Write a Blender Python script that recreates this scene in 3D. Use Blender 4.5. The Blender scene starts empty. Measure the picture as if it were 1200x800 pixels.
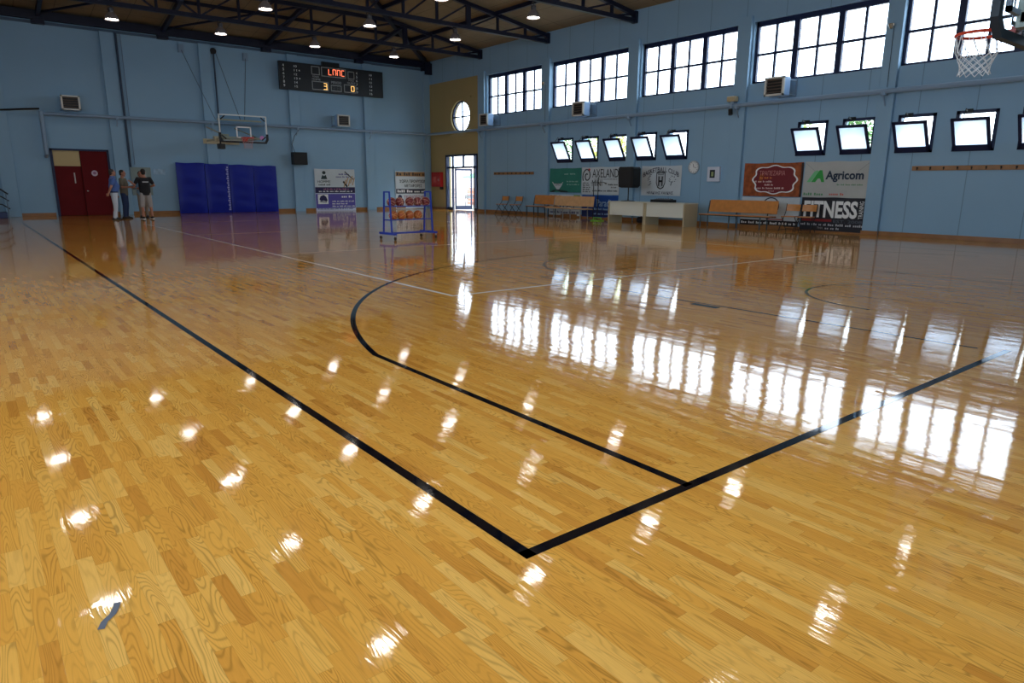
import bpy, bmesh, math, random
from mathutils import Vector, Matrix
random.seed(7)
PI = math.pi
scene = bpy.context.scene
C = scene.collection

# ------------------------------------------------------------------ camera, sky, exposure
W, B, LX, FY = 19.86, 32.07, -5.6, -0.97          # window wall X, end wall Y, left wall X, wall behind the camera Y
WALL_TOP, SLOPE = 7.42, 0.15
SKY_STRENGTH, LAMP_STRENGTH, EXPOSURE = 5.2, 24.0, 0.5
cam = bpy.data.cameras.new('camera')
cam.sensor_width = 36.0
cam.lens = 796.38 * 36.0 / 1200.0
cam.clip_end = 300
co = bpy.data.objects.new('camera', cam)
C.objects.link(co)
FW = Vector((0.6069965, 0.7618713, -0.2260694)); RT = Vector((0.7830015, -0.6219889, 0.0062089)); UP = Vector((0.1358823, 0.1807814, 0.9740914))
co.matrix_world = Matrix(((RT.x, UP.x, -FW.x, 0), (RT.y, UP.y, -FW.y, 0), (RT.z, UP.z, -FW.z, 1.33907), (0, 0, 0, 1)))
scene.camera = co
scene.view_settings.view_transform = 'Standard'
scene.view_settings.look = 'None'
scene.view_settings.gamma = 1.0
scene.view_settings.use_curve_mapping = False
scene.view_settings.exposure = EXPOSURE
scene.cycles.use_denoising = True
scene.cycles.max_bounces = 8
scene.cycles.diffuse_bounces = 4
scene.cycles.glossy_bounces = 4
scene.cycles.transparent_max_bounces = 12
scene.cycles.sample_clamp_indirect = 8.0
world = bpy.data.worlds.new('overcast sky')
scene.world = world
world.use_nodes = True
wn = world.node_tree
wn.nodes['Background'].inputs[0].default_value = (0.75, 0.88, 1.0, 1)
wn.nodes['Background'].inputs[1].default_value = SKY_STRENGTH


def portal(name, loc, rot, sx, sy):
    l = bpy.data.lights.new(name, 'AREA')
    l.shape = 'RECTANGLE'; l.size = sx; l.size_y = sy
    l.cycles.is_portal = True
    o = bpy.data.objects.new(name, l)
    o.location = loc; o.rotation_euler = rot
    C.objects.link(o)

UPPER = [(23.05, 26.92), (18.2, 22.42), (13.6, 17.55), (9.03, 13.03), (4.72, 8.62), (0.3, 4.2)]   # high windows, Y spans
UZ = (4.42, 6.23)
UZL = (0.9, 6.23)                                  # tall windows added in the unseen left wall to brighten the near floor
LEFTW = [(9.03, 13.03), (4.72, 8.62), (0.3, 4.2)]
FRONTW = [(-4.6, -.9), (.2, 3.9)]    # unseen windows added behind the camera as extra light on the floor
UZF = (1.6, 6.23)
LOWER = [(21.0, 21.93), (19.56, 20.5), (18.02, 18.95), (16.65, 17.56), (15.27, 16.2), (10.37, 11.3), (9.02, 9.95), (7.53, 8.46), (6.15, 7.08), (4.75, 5.68)]
LZ = (2.2, 3.18)
for a, b in UPPER:
    portal('window_light_right', (W + .34, (a + b) / 2, (UZ[0] + UZ[1]) / 2), (0, PI / 2, 0), UZ[1] - UZ[0], b - a)
for a, b in LEFTW:
    portal('window_light_left', (LX - .34, (a + b) / 2, (UZL[0] + UZL[1]) / 2), (0, -PI / 2, 0), UZL[1] - UZL[0], b - a)
for a, b in FRONTW:
    portal('window_light_front', ((a + b) / 2, FY - .34, (UZF[0] + UZF[1]) / 2), (PI / 2, 0, 0), b - a, UZF[1] - UZF[0])
for a, b in ((18.0, 22.0), (15.2, 17.6), (4.7, 11.4)):
    portal('window_light_low', (W + .36, (a + b) / 2, (LZ[0] + LZ[1]) / 2), (0, PI / 2, 0), LZ[1] - LZ[0], b - a)


# ------------------------------------------------------------------ materials
def lin(c):
    r = []
    for v in c:
        v = v / 255.0
        r.append(v / 12.92 if v <= 0.04045 else ((v + 0.055) / 1.055) ** 2.4)
    return (r[0], r[1], r[2], 1.0)


_mats = {}
def mat(name, rgb, rough=0.5, metal=0.0, spec=0.5, noise=0.0, nscale=6.0):
    if name in _mats:
        return _mats[name]
    m = bpy.data.materials.new(name)
    m.use_nodes = True
    nt = m.node_tree
    b = nt.nodes['Principled BSDF']
    c = lin(rgb)
    b.inputs['Base Color'].default_value = c
    b.inputs['Roughness'].default_value = rough
    b.inputs['Metallic'].default_value = metal
    b.inputs['Specular IOR Level'].default_value = spec
    if noise:
        tc = nt.nodes.new('ShaderNodeTexCoord')
        nz = nt.nodes.new('ShaderNodeTexNoise')
        nz.inputs['Scale'].default_value = nscale
        nz.inputs['Detail'].default_value = 4
        mr = nt.nodes.new('ShaderNodeMapRange')
        mr.inputs[1].default_value = .3; mr.inputs[2].default_value = .7
        mr.inputs[3].default_value = 1 - noise; mr.inputs[4].default_value = 1 + noise
        mx = nt.nodes.new('ShaderNodeVectorMath'); mx.operation = 'SCALE'
        mx.inputs[0].default_value = c[:3]
        nt.links.new(tc.outputs['Object'], nz.inputs['Vector'])
        nt.links.new(nz.outputs['Fac'], mr.inputs[0])
        nt.links.new(mr.outputs[0], mx.inputs['Scale'])
        nt.links.new(mx.outputs[0], b.inputs['Base Color'])
    _mats[name] = m
    return m


def emit(name, rgb, s):
    if name in _mats:
        return _mats[name]
    m = bpy.data.materials.new(name)
    m.use_nodes = True
    nt = m.node_tree
    nt.nodes.clear()
    e = nt.nodes.new('ShaderNodeEmission')
    e.inputs[0].default_value = lin(rgb); e.inputs[1].default_value = s
    o = nt.nodes.new('ShaderNodeOutputMaterial')
    nt.links.new(e.outputs[0], o.inputs[0])
    _mats[name] = m
    return m


def glass(name, tint=(250, 252, 255), frost=0.0):
    if name in _mats:
        return _mats[name]
    m = bpy.data.materials.new(name)
    m.use_nodes = True
    nt = m.node_tree
    nt.nodes.clear()
    o = nt.nodes.new('ShaderNodeOutputMaterial')
    t = nt.nodes.new('ShaderNodeBsdfTransparent'); t.inputs[0].default_value = lin(tint)
    g = nt.nodes.new('ShaderNodeBsdfGlossy'); g.inputs['Roughness'].default_value = 0.02
    fr = nt.nodes.new('ShaderNodeFresnel'); fr.inputs[0].default_value = 1.45
    mx = nt.nodes.new('ShaderNodeMixShader')
    src = t
    if frost > 0:
        tl = nt.nodes.new('ShaderNodeBsdfTranslucent'); tl.inputs[0].default_value = (.78, .85, .93, 1)
        m2 = nt.nodes.new('ShaderNodeMixShader'); m2.inputs[0].default_value = frost
        nt.links.new(t.outputs[0], m2.inputs[1]); nt.links.new(tl.outputs[0], m2.inputs[2])
        src = m2
    ge = nt.nodes.new('ShaderNodeNewGeometry')
    k = nt.nodes.new('ShaderNodeMath'); k.operation = 'MULTIPLY_ADD'; k.inputs[1].default_value = -1; k.inputs[2].default_value = 1
    nt.links.new(ge.outputs['Backfacing'], k.inputs[0])
    k2 = nt.nodes.new('ShaderNodeMath'); k2.operation = 'MULTIPLY'
    nt.links.new(k.outputs[0], k2.inputs[0]); nt.links.new(fr.outputs[0], k2.inputs[1])
    nt.links.new(k2.outputs[0], mx.inputs[0])
    nt.links.new(src.outputs[0], mx.inputs[1]); nt.links.new(g.outputs[0], mx.inputs[2])
    nt.links.new(mx.outputs[0], o.inputs[0])
    _mats[name] = m
    return m


class NG:
    """small helper for math node chains"""
    def __init__(s, nt): s.nt = nt
    def n(s, t, **kw):
        x = s.nt.nodes.new(t)
        for k, v in kw.items(): setattr(x, k, v)
        return x
    def set(s, sock, v):
        if hasattr(v, 'is_output') or isinstance(v, bpy.types.NodeSocket): s.nt.links.new(v, sock)
        else: sock.default_value = v
    def m(s, op, a, b=0.0, c=0.0):
        x = s.n('ShaderNodeMath', operation=op)
        s.set(x.inputs[0], a); s.set(x.inputs[1], b); s.set(x.inputs[2], c)
        return x.outputs[0]
    def comb(s, a, b, c=0.0):
        x = s.n('ShaderNodeCombineXYZ')
        s.set(x.inputs[0], a); s.set(x.inputs[1], b); s.set(x.inputs[2], c)
        return x.outputs[0]
    def white(s, v, dim='3D'):
        x = s.n('ShaderNodeTexWhiteNoise', noise_dimensions=dim)
        if dim == '1D': s.set(x.inputs['W'], v)
        else: s.set(x.inputs['Vector'], v)
        return x.outputs['Value']
    def noise(s, v, scale=1.0, detail=2.0, rough=.5):
        x = s.n('ShaderNodeTexNoise')
        s.set(x.inputs['Vector'], v)
        x.inputs['Scale'].default_value = scale; x.inputs['Detail'].default_value = detail; x.inputs['Roughness'].default_value = rough
        return x.outputs['Fac']
    def ramp(s, f, stops, interp='LINEAR'):
        x = s.n('ShaderNodeValToRGB')
        cr = x.color_ramp; cr.interpolation = interp
        while len(cr.elements) < len(stops): cr.elements.new(.5)
        for e, (p, c) in zip(cr.elements, stops): e.position = p; e.color = c
        s.set(x.inputs[0], f)
        return x.outputs[0]


def floor_material():
    m = bpy.data.materials.new('varnished oak strip floor')
    m.use_nodes = True
    nt = m.node_tree
    g = NG(nt)
    b = nt.nodes['Principled BSDF']
    geo = g.n('ShaderNodeNewGeometry')
    sp = g.n('ShaderNodeSeparateXYZ')
    nt.links.new(geo.outputs['Position'], sp.inputs[0])
    x, y = sp.outputs[0], sp.outputs[1]
    wd = 0.05
    xs = g.m('DIVIDE', x, wd)
    row = g.m('FLOOR', xs)
    fx = g.m('FRACT', xs)
    r1 = g.white(row, '1D')
    r2 = g.white(g.m('ADD', row, 517.3), '1D')
    ln = g.m('ADD', g.m('MULTIPLY', r2, .12), .27)
    ys = g.m('DIVIDE', g.m('ADD', y, g.m('MULTIPLY', r1, 3.0)), ln)
    idx = g.m('FLOOR', ys)
    fy = g.m('FRACT', ys)
    rnd = g.white(g.comb(row, idx, 3.0))
    rnd2 = g.white(g.comb(row, idx, 11.0))
    col = g.ramp(rnd, [(0.0, lin((198, 130, 50))), (.1, lin((213, 146, 58))), (.42, lin((219, 153, 62))), (.75, lin((224, 161, 70))), (1.0, lin((230, 173, 86)))])
    # broad board patches (three strips per board)
    gv = g.comb(g.m('ADD', g.m('MULTIPLY', x, 15.0), g.m('MULTIPLY', rnd, 37.0)), g.m('ADD', g.m('MULTIPLY', y, 1.7), g.m('MULTIPLY', rnd2, 91.0)), g.m('MULTIPLY', rnd, 17.0))
    rings = g.m('SINE', g.m('MULTIPLY', g.noise(gv, 1.0, 1.0), 120.0))
    rings = g.m('POWER', g.m('ADD', g.m('MULTIPLY', rings, .5), .5), 4.0)
    fv = g.comb(g.m('MULTIPLY', x, 260.0), g.m('MULTIPLY', y, 9.0), rnd)
    fine = g.noise(fv, 1.0, 2.0)
    k = g.m('SUBTRACT', 1.0, g.m('MULTIPLY', rings, g.m('ADD', .1, g.m('MULTIPLY', rnd2, .28))))
    k = g.m('MULTIPLY', k, g.m('ADD', .88, g.m('MULTIPLY', fine, .22)))
    big = g.noise(g.comb(g.m('MULTIPLY', x, .35), g.m('MULTIPLY', y, .2), 0.0), 1.0, 2.0)
    k = g.m('MULTIPLY', k, g.m('ADD', .9, g.m('MULTIPLY', big, .2)))
    # seams
    sx = g.m('LESS_THAN', g.m('MINIMUM', fx, g.m('SUBTRACT', 1.0, fx)), .010)
    sy = g.m('LESS_THAN', g.m('MINIMUM', fy, g.m('SUBTRACT', 1.0, fy)), .0022)
    seam = g.m('MAXIMUM', sx, sy)
    k = g.m('MULTIPLY', k, g.m('SUBTRACT', 1.0, g.m('MULTIPLY', seam, .22)))
    sc = g.n('ShaderNodeVectorMath', operation='SCALE')
    nt.links.new(col, sc.inputs[0]); nt.links.new(k, sc.inputs['Scale'])
    nt.links.new(sc.outputs[0], b.inputs['Base Color'])
    b.inputs['Roughness'].default_value = .045
    b.inputs['Specular IOR Level'].default_value = .62
    # surface unevenness: each strip slightly tilted, plus sanding ripple
    tilt = g.m('MULTIPLY', g.m('MULTIPLY', g.m('SUBTRACT', fx, .5), g.m('SUBTRACT', rnd2, .5)), wd * .013)
    rip = g.m('MULTIPLY', g.noise(g.comb(g.m('MULTIPLY', x, 24.0), g.m('MULTIPLY', y, 9.0), 0.0), 1.0, 3.0), .00016)
    h = g.m('ADD', g.m('ADD', tilt, rip), g.m('MULTIPLY', rings, .00003))
    bp = g.n('ShaderNodeBump')
    bp.inputs['Strength'].default_value = 1.0
    bp.inputs['Distance'].default_value = 1.0
    nt.links.new(h, bp.inputs['Height'])
    nt.links.new(bp.outputs[0], b.inputs['Normal'])
    return m


def wall_material(name, rgb, seams=None):
    m = bpy.data.materials.new(name)
    m.use_nodes = True
    nt = m.node_tree
    g = NG(nt)
    b = nt.nodes['Principled BSDF']
    geo = g.n('ShaderNodeNewGeometry')
    sp = g.n('ShaderNodeSeparateXYZ')
    nt.links.new(geo.outputs['Position'], sp.inputs[0])
    k = g.m('ADD', .94, g.m('MULTIPLY', g.noise(geo.outputs['Position'], .8, 4.0), .12))
    if seams:
        ax, period, off, wdt = seams
        f = g.m('FRACT', g.m('DIVIDE', g.m('ADD', sp.outputs[ax], off), period))
        k = g.m('MULTIPLY', k, g.m('SUBTRACT', 1.0, g.m('MULTIPLY', g.m('LESS_THAN', f, wdt / period), .35)))
    sc = g.n('ShaderNodeVectorMath', operation='SCALE')
    sc.inputs[0].default_value = lin(rgb)[:3]
    nt.links.new(k, sc.inputs['Scale'])
    nt.links.new(sc.outputs[0], b.inputs['Base Color'])
    b.inputs['Roughness'].default_value = .6
    b.inputs['Specular IOR Level'].default_value = .3
    return m


def ceiling_material():
    m = bpy.data.materials.new('brown roof boards')
    m.use_nodes = True
    nt = m.node_tree
    g = NG(nt)
    b = nt.nodes['Principled BSDF']
    geo = g.n('ShaderNodeNewGeometry')
    sp = g.n('ShaderNodeSeparateXYZ')
    nt.links.new(geo.outputs['Position'], sp.inputs[0])
    fx = g.m('FRACT', g.m('DIVIDE', sp.outputs[0], 1.2)); fy = g.m('FRACT', g.m('DIVIDE', sp.outputs[1], 2.4))
    seam = g.m('MAXIMUM', g.m('LESS_THAN', fx, .02), g.m('LESS_THAN', fy, .01))
    k = g.m('MULTIPLY', g.m('SUBTRACT', 1.0, g.m('MULTIPLY', seam, .45)), g.m('ADD', .85, g.m('MULTIPLY', g.noise(geo.outputs['Position'], 1.5, 3.0), .3)))
    sc = g.n('ShaderNodeVectorMath', operation='SCALE')
    sc.inputs[0].default_value = lin((132, 118, 94))[:3]
    nt.links.new(k, sc.inputs['Scale'])
    nt.links.new(sc.outputs[0], b.inputs['Base Color'])
    b.inputs['Roughness'].default_value = .8
    b.inputs['Specular IOR Level'].default_value = .2
    return m


M_FLOOR = floor_material()
BLUE = (138, 172, 197)
M_WALL = wall_material('pale blue wall paint', BLUE)
M_WALLR = wall_material('pale blue panelled wall paint', BLUE, (1, 1.335, .03, .022))
M_YEL = wall_material('mustard wall paint', (172, 153, 104))
M_CEIL = ceiling_material()
NAVY = mat('dark navy steel', (18, 32, 68), .45, 0, .4)
BLACKM = mat('black plastic', (14, 14, 16), .45)
STEEL = mat('dark blue roof steel', (16, 21, 44), .5, 0, .4)
PIPE = mat('blue grey painted pipe', (128, 152, 176), .4)
WHITE = mat('white paint', (225, 226, 224), .4)
SKIRT = mat('brown skirting wood', (146, 98, 52), .4, 0, .5, .15, 4)
LINE = mat('black court paint', (9, 10, 16), .05)
WLINE = mat('white court paint', (250, 248, 244), .05)
GLASS = glass('clear window glass')
FROST = glass('frosted window glass', frost=.8)
ACRYL = glass('clear backboard acrylic', (236, 242, 246))
PLY = mat('orange brown plywood', (196, 128, 62), .35, 0, .5, .12, 8)
PLYL = mat('pale brown plywood', (206, 160, 112), .3, 0, .5, .1, 8)
TUBE = mat('dark green steel tube', (36, 54, 60), .4, .3)
CREAM = mat('cream laminate', (206, 206, 190), .4)
SKIN = mat('skin', (190, 138, 110), .5)


# ------------------------------------------------------------------ mesh helpers
class MB:
    def __init__(s):
        s.v = []; s.f = []; s.mi = []; s.cur = 0; s.marks = []
    def add(s, vs, fs):
        o = len(s.v)
        s.v.extend([tuple(v) for v in vs])
        for f in fs:
            s.f.append([i + o for i in f]); s.mi.append(s.cur)
        return s
    def box(s, x0, x1, y0, y1, z0, z1):
        vs = [(x, y, z) for x in (x0, x1) for y in (y0, y1) for z in (z0, z1)]
        return s.add(vs, [(0, 1, 3, 2), (4, 6, 7, 5), (0, 4, 5, 1), (2, 3, 7, 6), (0, 2, 6, 4), (1, 5, 7, 3)])
    def bar(s, a, b, w, h=None, up=(0, 0, 1)):
        """rectangular bar from a to b; w sideways, h along up"""
        h = h or w
        a = Vector(a); b = Vector(b); d = (b - a).normalized(); u = Vector(up)
        if abs(d.dot(u)) > .98: u = Vector((0, 1, 0))
        r = d.cross(u).normalized(); u = r.cross(d).normalized()
        vs = [p + r * (i * w / 2) + u * (j * h / 2) for p in (a, b) for i, j in ((-1, -1), (1, -1), (1, 1), (-1, 1))]
        return s.add(vs, [(0, 1, 2, 3), (7, 6, 5, 4), (0, 4, 5, 1), (1, 5, 6, 2), (2, 6, 7, 3), (3, 7, 4, 0)])
    def tube(s, pts, r, n=8, closed=False):
        pts = [Vector(q) for q in pts]
        N = len(pts); rings = []
        up = Vector((0, 0, 1)); prev = None
        for i in range(N):
            if closed: d = (pts[(i + 1) % N] - pts[i - 1]).normalized()
            else: d = (pts[min(i + 1, N - 1)] - pts[max(i - 1, 0)]).normalized()
            if prev is None:
                u = up if abs(d.dot(up)) < .95 else Vector((1, 0, 0))
                a = d.cross(u).normalized()
            else:
                a = (prev - d * prev.dot(d)).normalized()
            prev = a; b2 = d.cross(a)
            rr = r[i] if isinstance(r, (list, tuple)) else r
            rings.append([pts[i] + a * math.cos(2 * PI * k / n) * rr + b2 * math.sin(2 * PI * k / n) * rr for k in range(n)])
        vs = [v for q in rings for v in q]; fs = []
        for i in range(N if closed else N - 1):
            j = (i + 1) % N
            for k in range(n):
                fs.append((i * n + k, i * n + (k + 1) % n, j * n + (k + 1) % n, j * n + k))
        if not closed:
            fs.append(tuple(range(n - 1, -1, -1))); fs.append(tuple((N - 1) * n + k for k in range(n)))
        return s.add(vs, fs)
    def lathe(s, prof, n=16, c=(0, 0, 0), cap=True):
        c = Vector(c); vs = []; fs = []
        for r, z in prof:
            for k in range(n):
                vs.append(c + Vector((r * math.cos(2 * PI * k / n), r * math.sin(2 * PI * k / n), z)))
        for i in range(len(prof) - 1):
            for k in range(n):
                fs.append((i * n + k, i * n + (k + 1) % n, (i + 1) * n + (k + 1) % n, (i + 1) * n + k))
        if cap:
            fs.append(tuple(range(n - 1, -1, -1))); fs.append(tuple((len(prof) - 1) * n + k for k in range(n)))
        return s.add(vs, fs)
    def ell(s, c, r, n=12, m=8):
        c = Vector(c); vs = [c + Vector((0, 0, -r[2]))]; fs = []
        for i in range(1, m):
            t = PI * i / m
            for k in range(n):
                vs.append(c + Vector((r[0] * math.sin(t) * math.cos(2 * PI * k / n), r[1] * math.sin(t) * math.sin(2 * PI * k / n), -r[2] * math.cos(t))))
        vs.append(c + Vector((0, 0, r[2])))
        for k in range(n): fs.append((0, 1 + (k + 1) % n, 1 + k))
        for i in range(m - 2):
            for k in range(n):
                a = 1 + i * n; fs.append((a + k, a + (k + 1) % n, a + n + (k + 1) % n, a + n + k))
        l = len(vs) - 1; a = 1 + (m - 2) * n
        for k in range(n): fs.append((a + k, a + (k + 1) % n, l))
        return s.add(vs, fs)
    def loft(s, rings, n=14):
        """rings: (centre, rx, ry, xdir, ydir)"""
        vs = []; fs = []
        for c, rx, ry, xd, yd in rings:
            for k in range(n):
                vs.append(Vector(c) + Vector(xd) * (rx * math.cos(2 * PI * k / n)) + Vector(yd) * (ry * math.sin(2 * PI * k / n)))
        for i in range(len(rings) - 1):
            for k in range(n):
                fs.append((i * n + k, i * n + (k + 1) % n, (i + 1) * n + (k + 1) % n, (i + 1) * n + k))
        fs.append(tuple(range(n - 1, -1, -1))); fs.append(tuple((len(rings) - 1) * n + k for k in range(n)))
        return s.add(vs, fs)
    def ext(s, poly, y0, y1):
        """extrude an XZ polygon from y0 to y1"""
        n = len(poly)
        vs = [(a, y0, b) for a, b in poly] + [(a, y1, b) for a, b in poly]
        fs = [tuple(range(n)), tuple(range(2 * n - 1, n - 1, -1))]
        for i in range(n): fs.append((i, i + n, (i + 1) % n + n, (i + 1) % n))
        return s.add(vs, fs)
    def strip(s, pts, w, z=0.0, h=None):
        """flat ribbon along XY points"""
        pts = [Vector((q[0], q[1], 0)) for q in pts]; vs = []; fs = []
        for i, q in enumerate(pts):
            d = (pts[min(i + 1, len(pts) - 1)] - pts[max(i - 1, 0)]).normalized()
            nrm = Vector((-d.y, d.x, 0)) * w / 2
            vs += [q + nrm + Vector((0, 0, z)), q - nrm + Vector((0, 0, z))]
        for i in range(len(pts) - 1): fs.append((2 * i, 2 * i + 1, 2 * i + 3, 2 * i + 2))
        return s.add(vs, fs)
    def xf(s, M, start=0):
        for i in range(start, len(s.v)): s.v[i] = tuple(M @ Vector(s.v[i]))
        return s


def link(name, data, parent=None):
    o = bpy.data.objects.new(name, data)
    C.objects.link(o)
    if parent is not None: o.parent = parent
    return o


def build(name, mb, m, parent=None, label=None, smooth=False, bevel=0.0, solid=False):
    me = bpy.data.meshes.new(name)
    me.from_pydata(mb.v, [], mb.f)
    for q in (m if isinstance(m, (list, tuple)) else [m]): me.materials.append(q)
    for p, i in zip(me.polygons, mb.mi): p.material_index = i
    bm = bmesh.new(); bm.from_mesh(me)
    bmesh.ops.recalc_face_normals(bm, faces=bm.faces)
    bm.to_mesh(me); bm.free()
    if smooth:
        for p in me.polygons: p.use_smooth = True
        try: me.set_sharp_from_angle(angle=math.radians(42))
        except Exception: pass
    me.update()
    o = link(name, me, parent)
    if label: o['label'] = label
    if bevel:
        bv = o.modifiers.new('edge', 'BEVEL'); bv.width = bevel; bv.segments = 2; bv.limit_method = 'ANGLE'
    return o


def tag(o, label, cat, group=None):
    o['label'] = label; o['category'] = cat
    if group: o['group'] = group
    return o


def thing(name, label, cat, loc=(0, 0, 0), rz=0.0, group=None):
    o = link(name, None)
    o.location = loc; o.rotation_euler = (0, 0, rz)
    o.empty_display_size = .2
    return tag(o, label, cat, group)


def struct(o):
    o['kind'] = 'structure'
    return o


def dup(root, loc=None, rz=None, label=None, group=None):
    def cp(o, par):
        c = o.copy(); C.objects.link(c)
        if par is not None: c.parent = par
        for ch in list(o.children): cp(ch, c)
        return c
    r = cp(root, None)
    if loc is not None: r.location = loc
    if rz is not None: r.rotation_euler = (0, 0, rz)
    if label: r['label'] = label
    if group: r['group'] = group
    return r


RW = -PI / 2      # rotation of things on the window wall: local x runs towards the camera, local -y into the room

_txt = {}
def text(mb, s, x0, x1, z0, z1, yf, depth=.01, shear=0.0, arc=0.0, bold=0.0, vert=False):
    """lettering in the local XZ plane filling the box, facing -Y; yf(x, z) is the cloth surface"""
    mb.marks.append((len(mb.v), len(mb.f)))
    key = (s, shear, bold)
    if key not in _txt:
        cu = bpy.data.curves.new('lettering', 'FONT')
        cu.body = s; cu.resolution_u = 3; cu.shear = shear; cu.offset = bold
        ob = bpy.data.objects.new('lettering', cu); C.objects.link(ob)
        dg = bpy.context.evaluated_depsgraph_get(); dg.update()
        me = bpy.data.meshes.new_from_object(ob.evaluated_get(dg))
        _txt[key] = ([tuple(v.co) for v in me.vertices], [tuple(p.vertices) for p in me.polygons])
        bpy.data.objects.remove(ob); bpy.data.curves.remove(cu); bpy.data.meshes.remove(me)
    vs, fs = _txt[key]
    if not vs: return
    a0 = min(v[0] for v in vs); a1 = max(v[0] for v in vs); b0 = min(v[1] for v in vs); b1 = max(v[1] for v in vs)
    out = []
    for v in vs:
        u = (v[0] - a0) / max(a1 - a0, 1e-6); w = (v[1] - b0) / max(b1 - b0, 1e-6)
        if vert: u, w = w, 1 - u
        if vert: x = x0 + (1 - (v[1] - b0) / (b1 - b0)) * (x1 - x0); z = z0 + ((v[0] - a0) / (a1 - a0)) * (z1 - z0)
        else: x = x0 + u * (x1 - x0); z = z0 + w * (z1 - z0)
        z -= arc * ((x - (x0 + x1) / 2) / ((x1 - x0) / 2)) ** 2 if arc else 0
        out.append((x, yf(x, z) - depth, z))
    mb.add(out, fs)


def dashes(mb, x0, x1, z, h, yf, seed=0, depth=.004, gap=.25):
    """a line of writing too small to read"""
    mb.marks.append((len(mb.v), len(mb.f)))
    rr = random.Random(seed); x = x0
    while x < x1 - h:
        l = min(rr.uniform(1.2, 5) * h, x1 - x)
        n = max(2, int(l / (h * .75)))
        for i in range(n):
            a = x + l * i / n; b = a + l / n * .7
            hh = h * rr.choice((.72, .72, 1.0))
            mb.add([(a, yf(a, z) - depth, z), (b, yf(b, z) - depth, z), (b, yf(b, z) - depth, z + hh), (a, yf(a, z) - depth, z + hh)], [(0, 1, 2, 3)])
        x += l + h * gap * 3


def flat(mb, poly, yf, depth=.003):
    mb.add([(a, yf(a, b) - depth, b) for a, b in poly], [tuple(range(len(poly)))])


def ring_poly(mb, outer, inner, yf, depth):
    n = len(outer)
    vs = [(a, yf(a, b) - depth, b) for a, b in outer] + [(a, yf(a, b) - depth, b) for a, b in inner]
    mb.add(vs, [(i, (i + 1) % n, n + (i + 1) % n, n + i) for i in range(n)])


# ------------------------------------------------------------------ room shell
def cells(us, zs, holes):
    """grid rectangles outside the holes"""
    U = sorted(set(us)); Z = sorted(set(zs))
    for i in range(len(U) - 1):
        for j in range(len(Z) - 1):
            cu, cz = (U[i] + U[i + 1]) / 2, (Z[j] + Z[j + 1]) / 2
            if not any(h[0] < cu < h[1] and h[2] < cz < h[3] for h in holes):
                yield U[i], U[i + 1], Z[j], Z[j + 1]


fm = MB(); e = T_ = .42; fm.add([(LX, FY, 0), (W + .32, FY, 0), (W + .32, B + e, 0), (LX, B + e, 0), (LX, FY, -.2), (W + .32, FY, -.2), (W + .32, B + e, -.2), (LX, B + e, -.2)],
                  [(0, 1, 2, 3), (7, 6, 5, 4), (0, 4, 5, 1), (1, 5, 6, 2), (2, 6, 7, 3), (3, 7, 4, 0)])
FLOOR = struct(build('floor', fm, M_FLOOR))

T = .32
YD = (27.68, 30.5, 0, 2.75)                      # glass door in the mustard wall
OV = (29.14, 4.55, .82, .75)                     # oval window
OVB = (OV[0] - .95, OV[0] + .95, OV[1] - .88, OV[1] + .88)
holesR = [(a, b, UZ[0], UZ[1]) for a, b in UPPER] + [(a, b, LZ[0], LZ[1]) for a, b in LOWER] + [YD, OVB]
us = [FY, B + .3, 27.56]; zs = [0, WALL_TOP, 6.3]
for h in holesR: us += h[:2]; zs += h[2:]
mb = MB()
for a, b, c, d in cells(us, zs, holesR):
    mb.cur = 1 if (a + b) / 2 > 27.55 and (c + d) / 2 < 6.3 else 0
    mb.box(W, W + T, a, b, c, d)
N = 48; mb.cur = 1
outer = []; inner = []
for k in range(N):
    t = 2 * PI * k / N; ct, st = math.cos(t), math.sin(t)
    q = min(.95 / max(abs(ct), 1e-6), .88 / max(abs(st), 1e-6))
    outer.append((OV[0] + ct * q, OV[1] + st * q)); inner.append((OV[0] + OV[2] * ct, OV[1] + OV[3] * st))
vs = [(xx, y, z) for xx in (W, W + T) for ring in (outer, inner) for y, z in ring]
fs = []
for i in range(N):
    j = (i + 1) % N
    fs += [(i, j, N + j, N + i), (2 * N + i, 2 * N + j, 3 * N + j, 3 * N + i), (N + i, N + j, 3 * N + j, 3 * N + i)]
mb.add(vs, fs)
struct(build('wall_right', mb, [M_WALLR, M_YEL]))

BD = (2.9, 4.88, 0, 2.55)                        # red double door in the end wall
struct(build('wall_corridor', MB().box(BD[0] - .2, BD[1] + .2, B + T, B + T + .1, 0, BD[3] + .2), mat('dark corridor paint', (60, 52, 50), .7)))  # panel added behind the door to stop light coming through its gaps
mb = MB()
for a, b, c, d in cells([LX - T, W, BD[0], BD[1]], [0, WALL_TOP, BD[3]], [BD]):
    mb.box(a, b, B, B + T, c, d)
struct(build('wall_back', mb, M_WALL))
holesL = [(a, b, UZL[0], UZL[1]) for a, b in LEFTW]
us = [FY, B]; zs = [0, WALL_TOP]
for h in holesL: us += h[:2]; zs += h[2:]
mb = MB()
for a, b, c, d in cells(us, zs, holesL): mb.box(LX - T, LX, a, b, c, d)
struct(build('wall_left', mb, M_WALL))
us = [LX - T, W + T]; zs = [0, WALL_TOP]
holesF = [(a, b, UZF[0], UZF[1]) for a, b in FRONTW]
for h in holesF: us += h[:2]; zs += h[2:]
mb = MB()
for a, b, c, d in cells(us, zs, holesF): mb.box(a, b, FY - T, FY, c, d)
struct(build('wall_front', mb, M_WALL))

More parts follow.
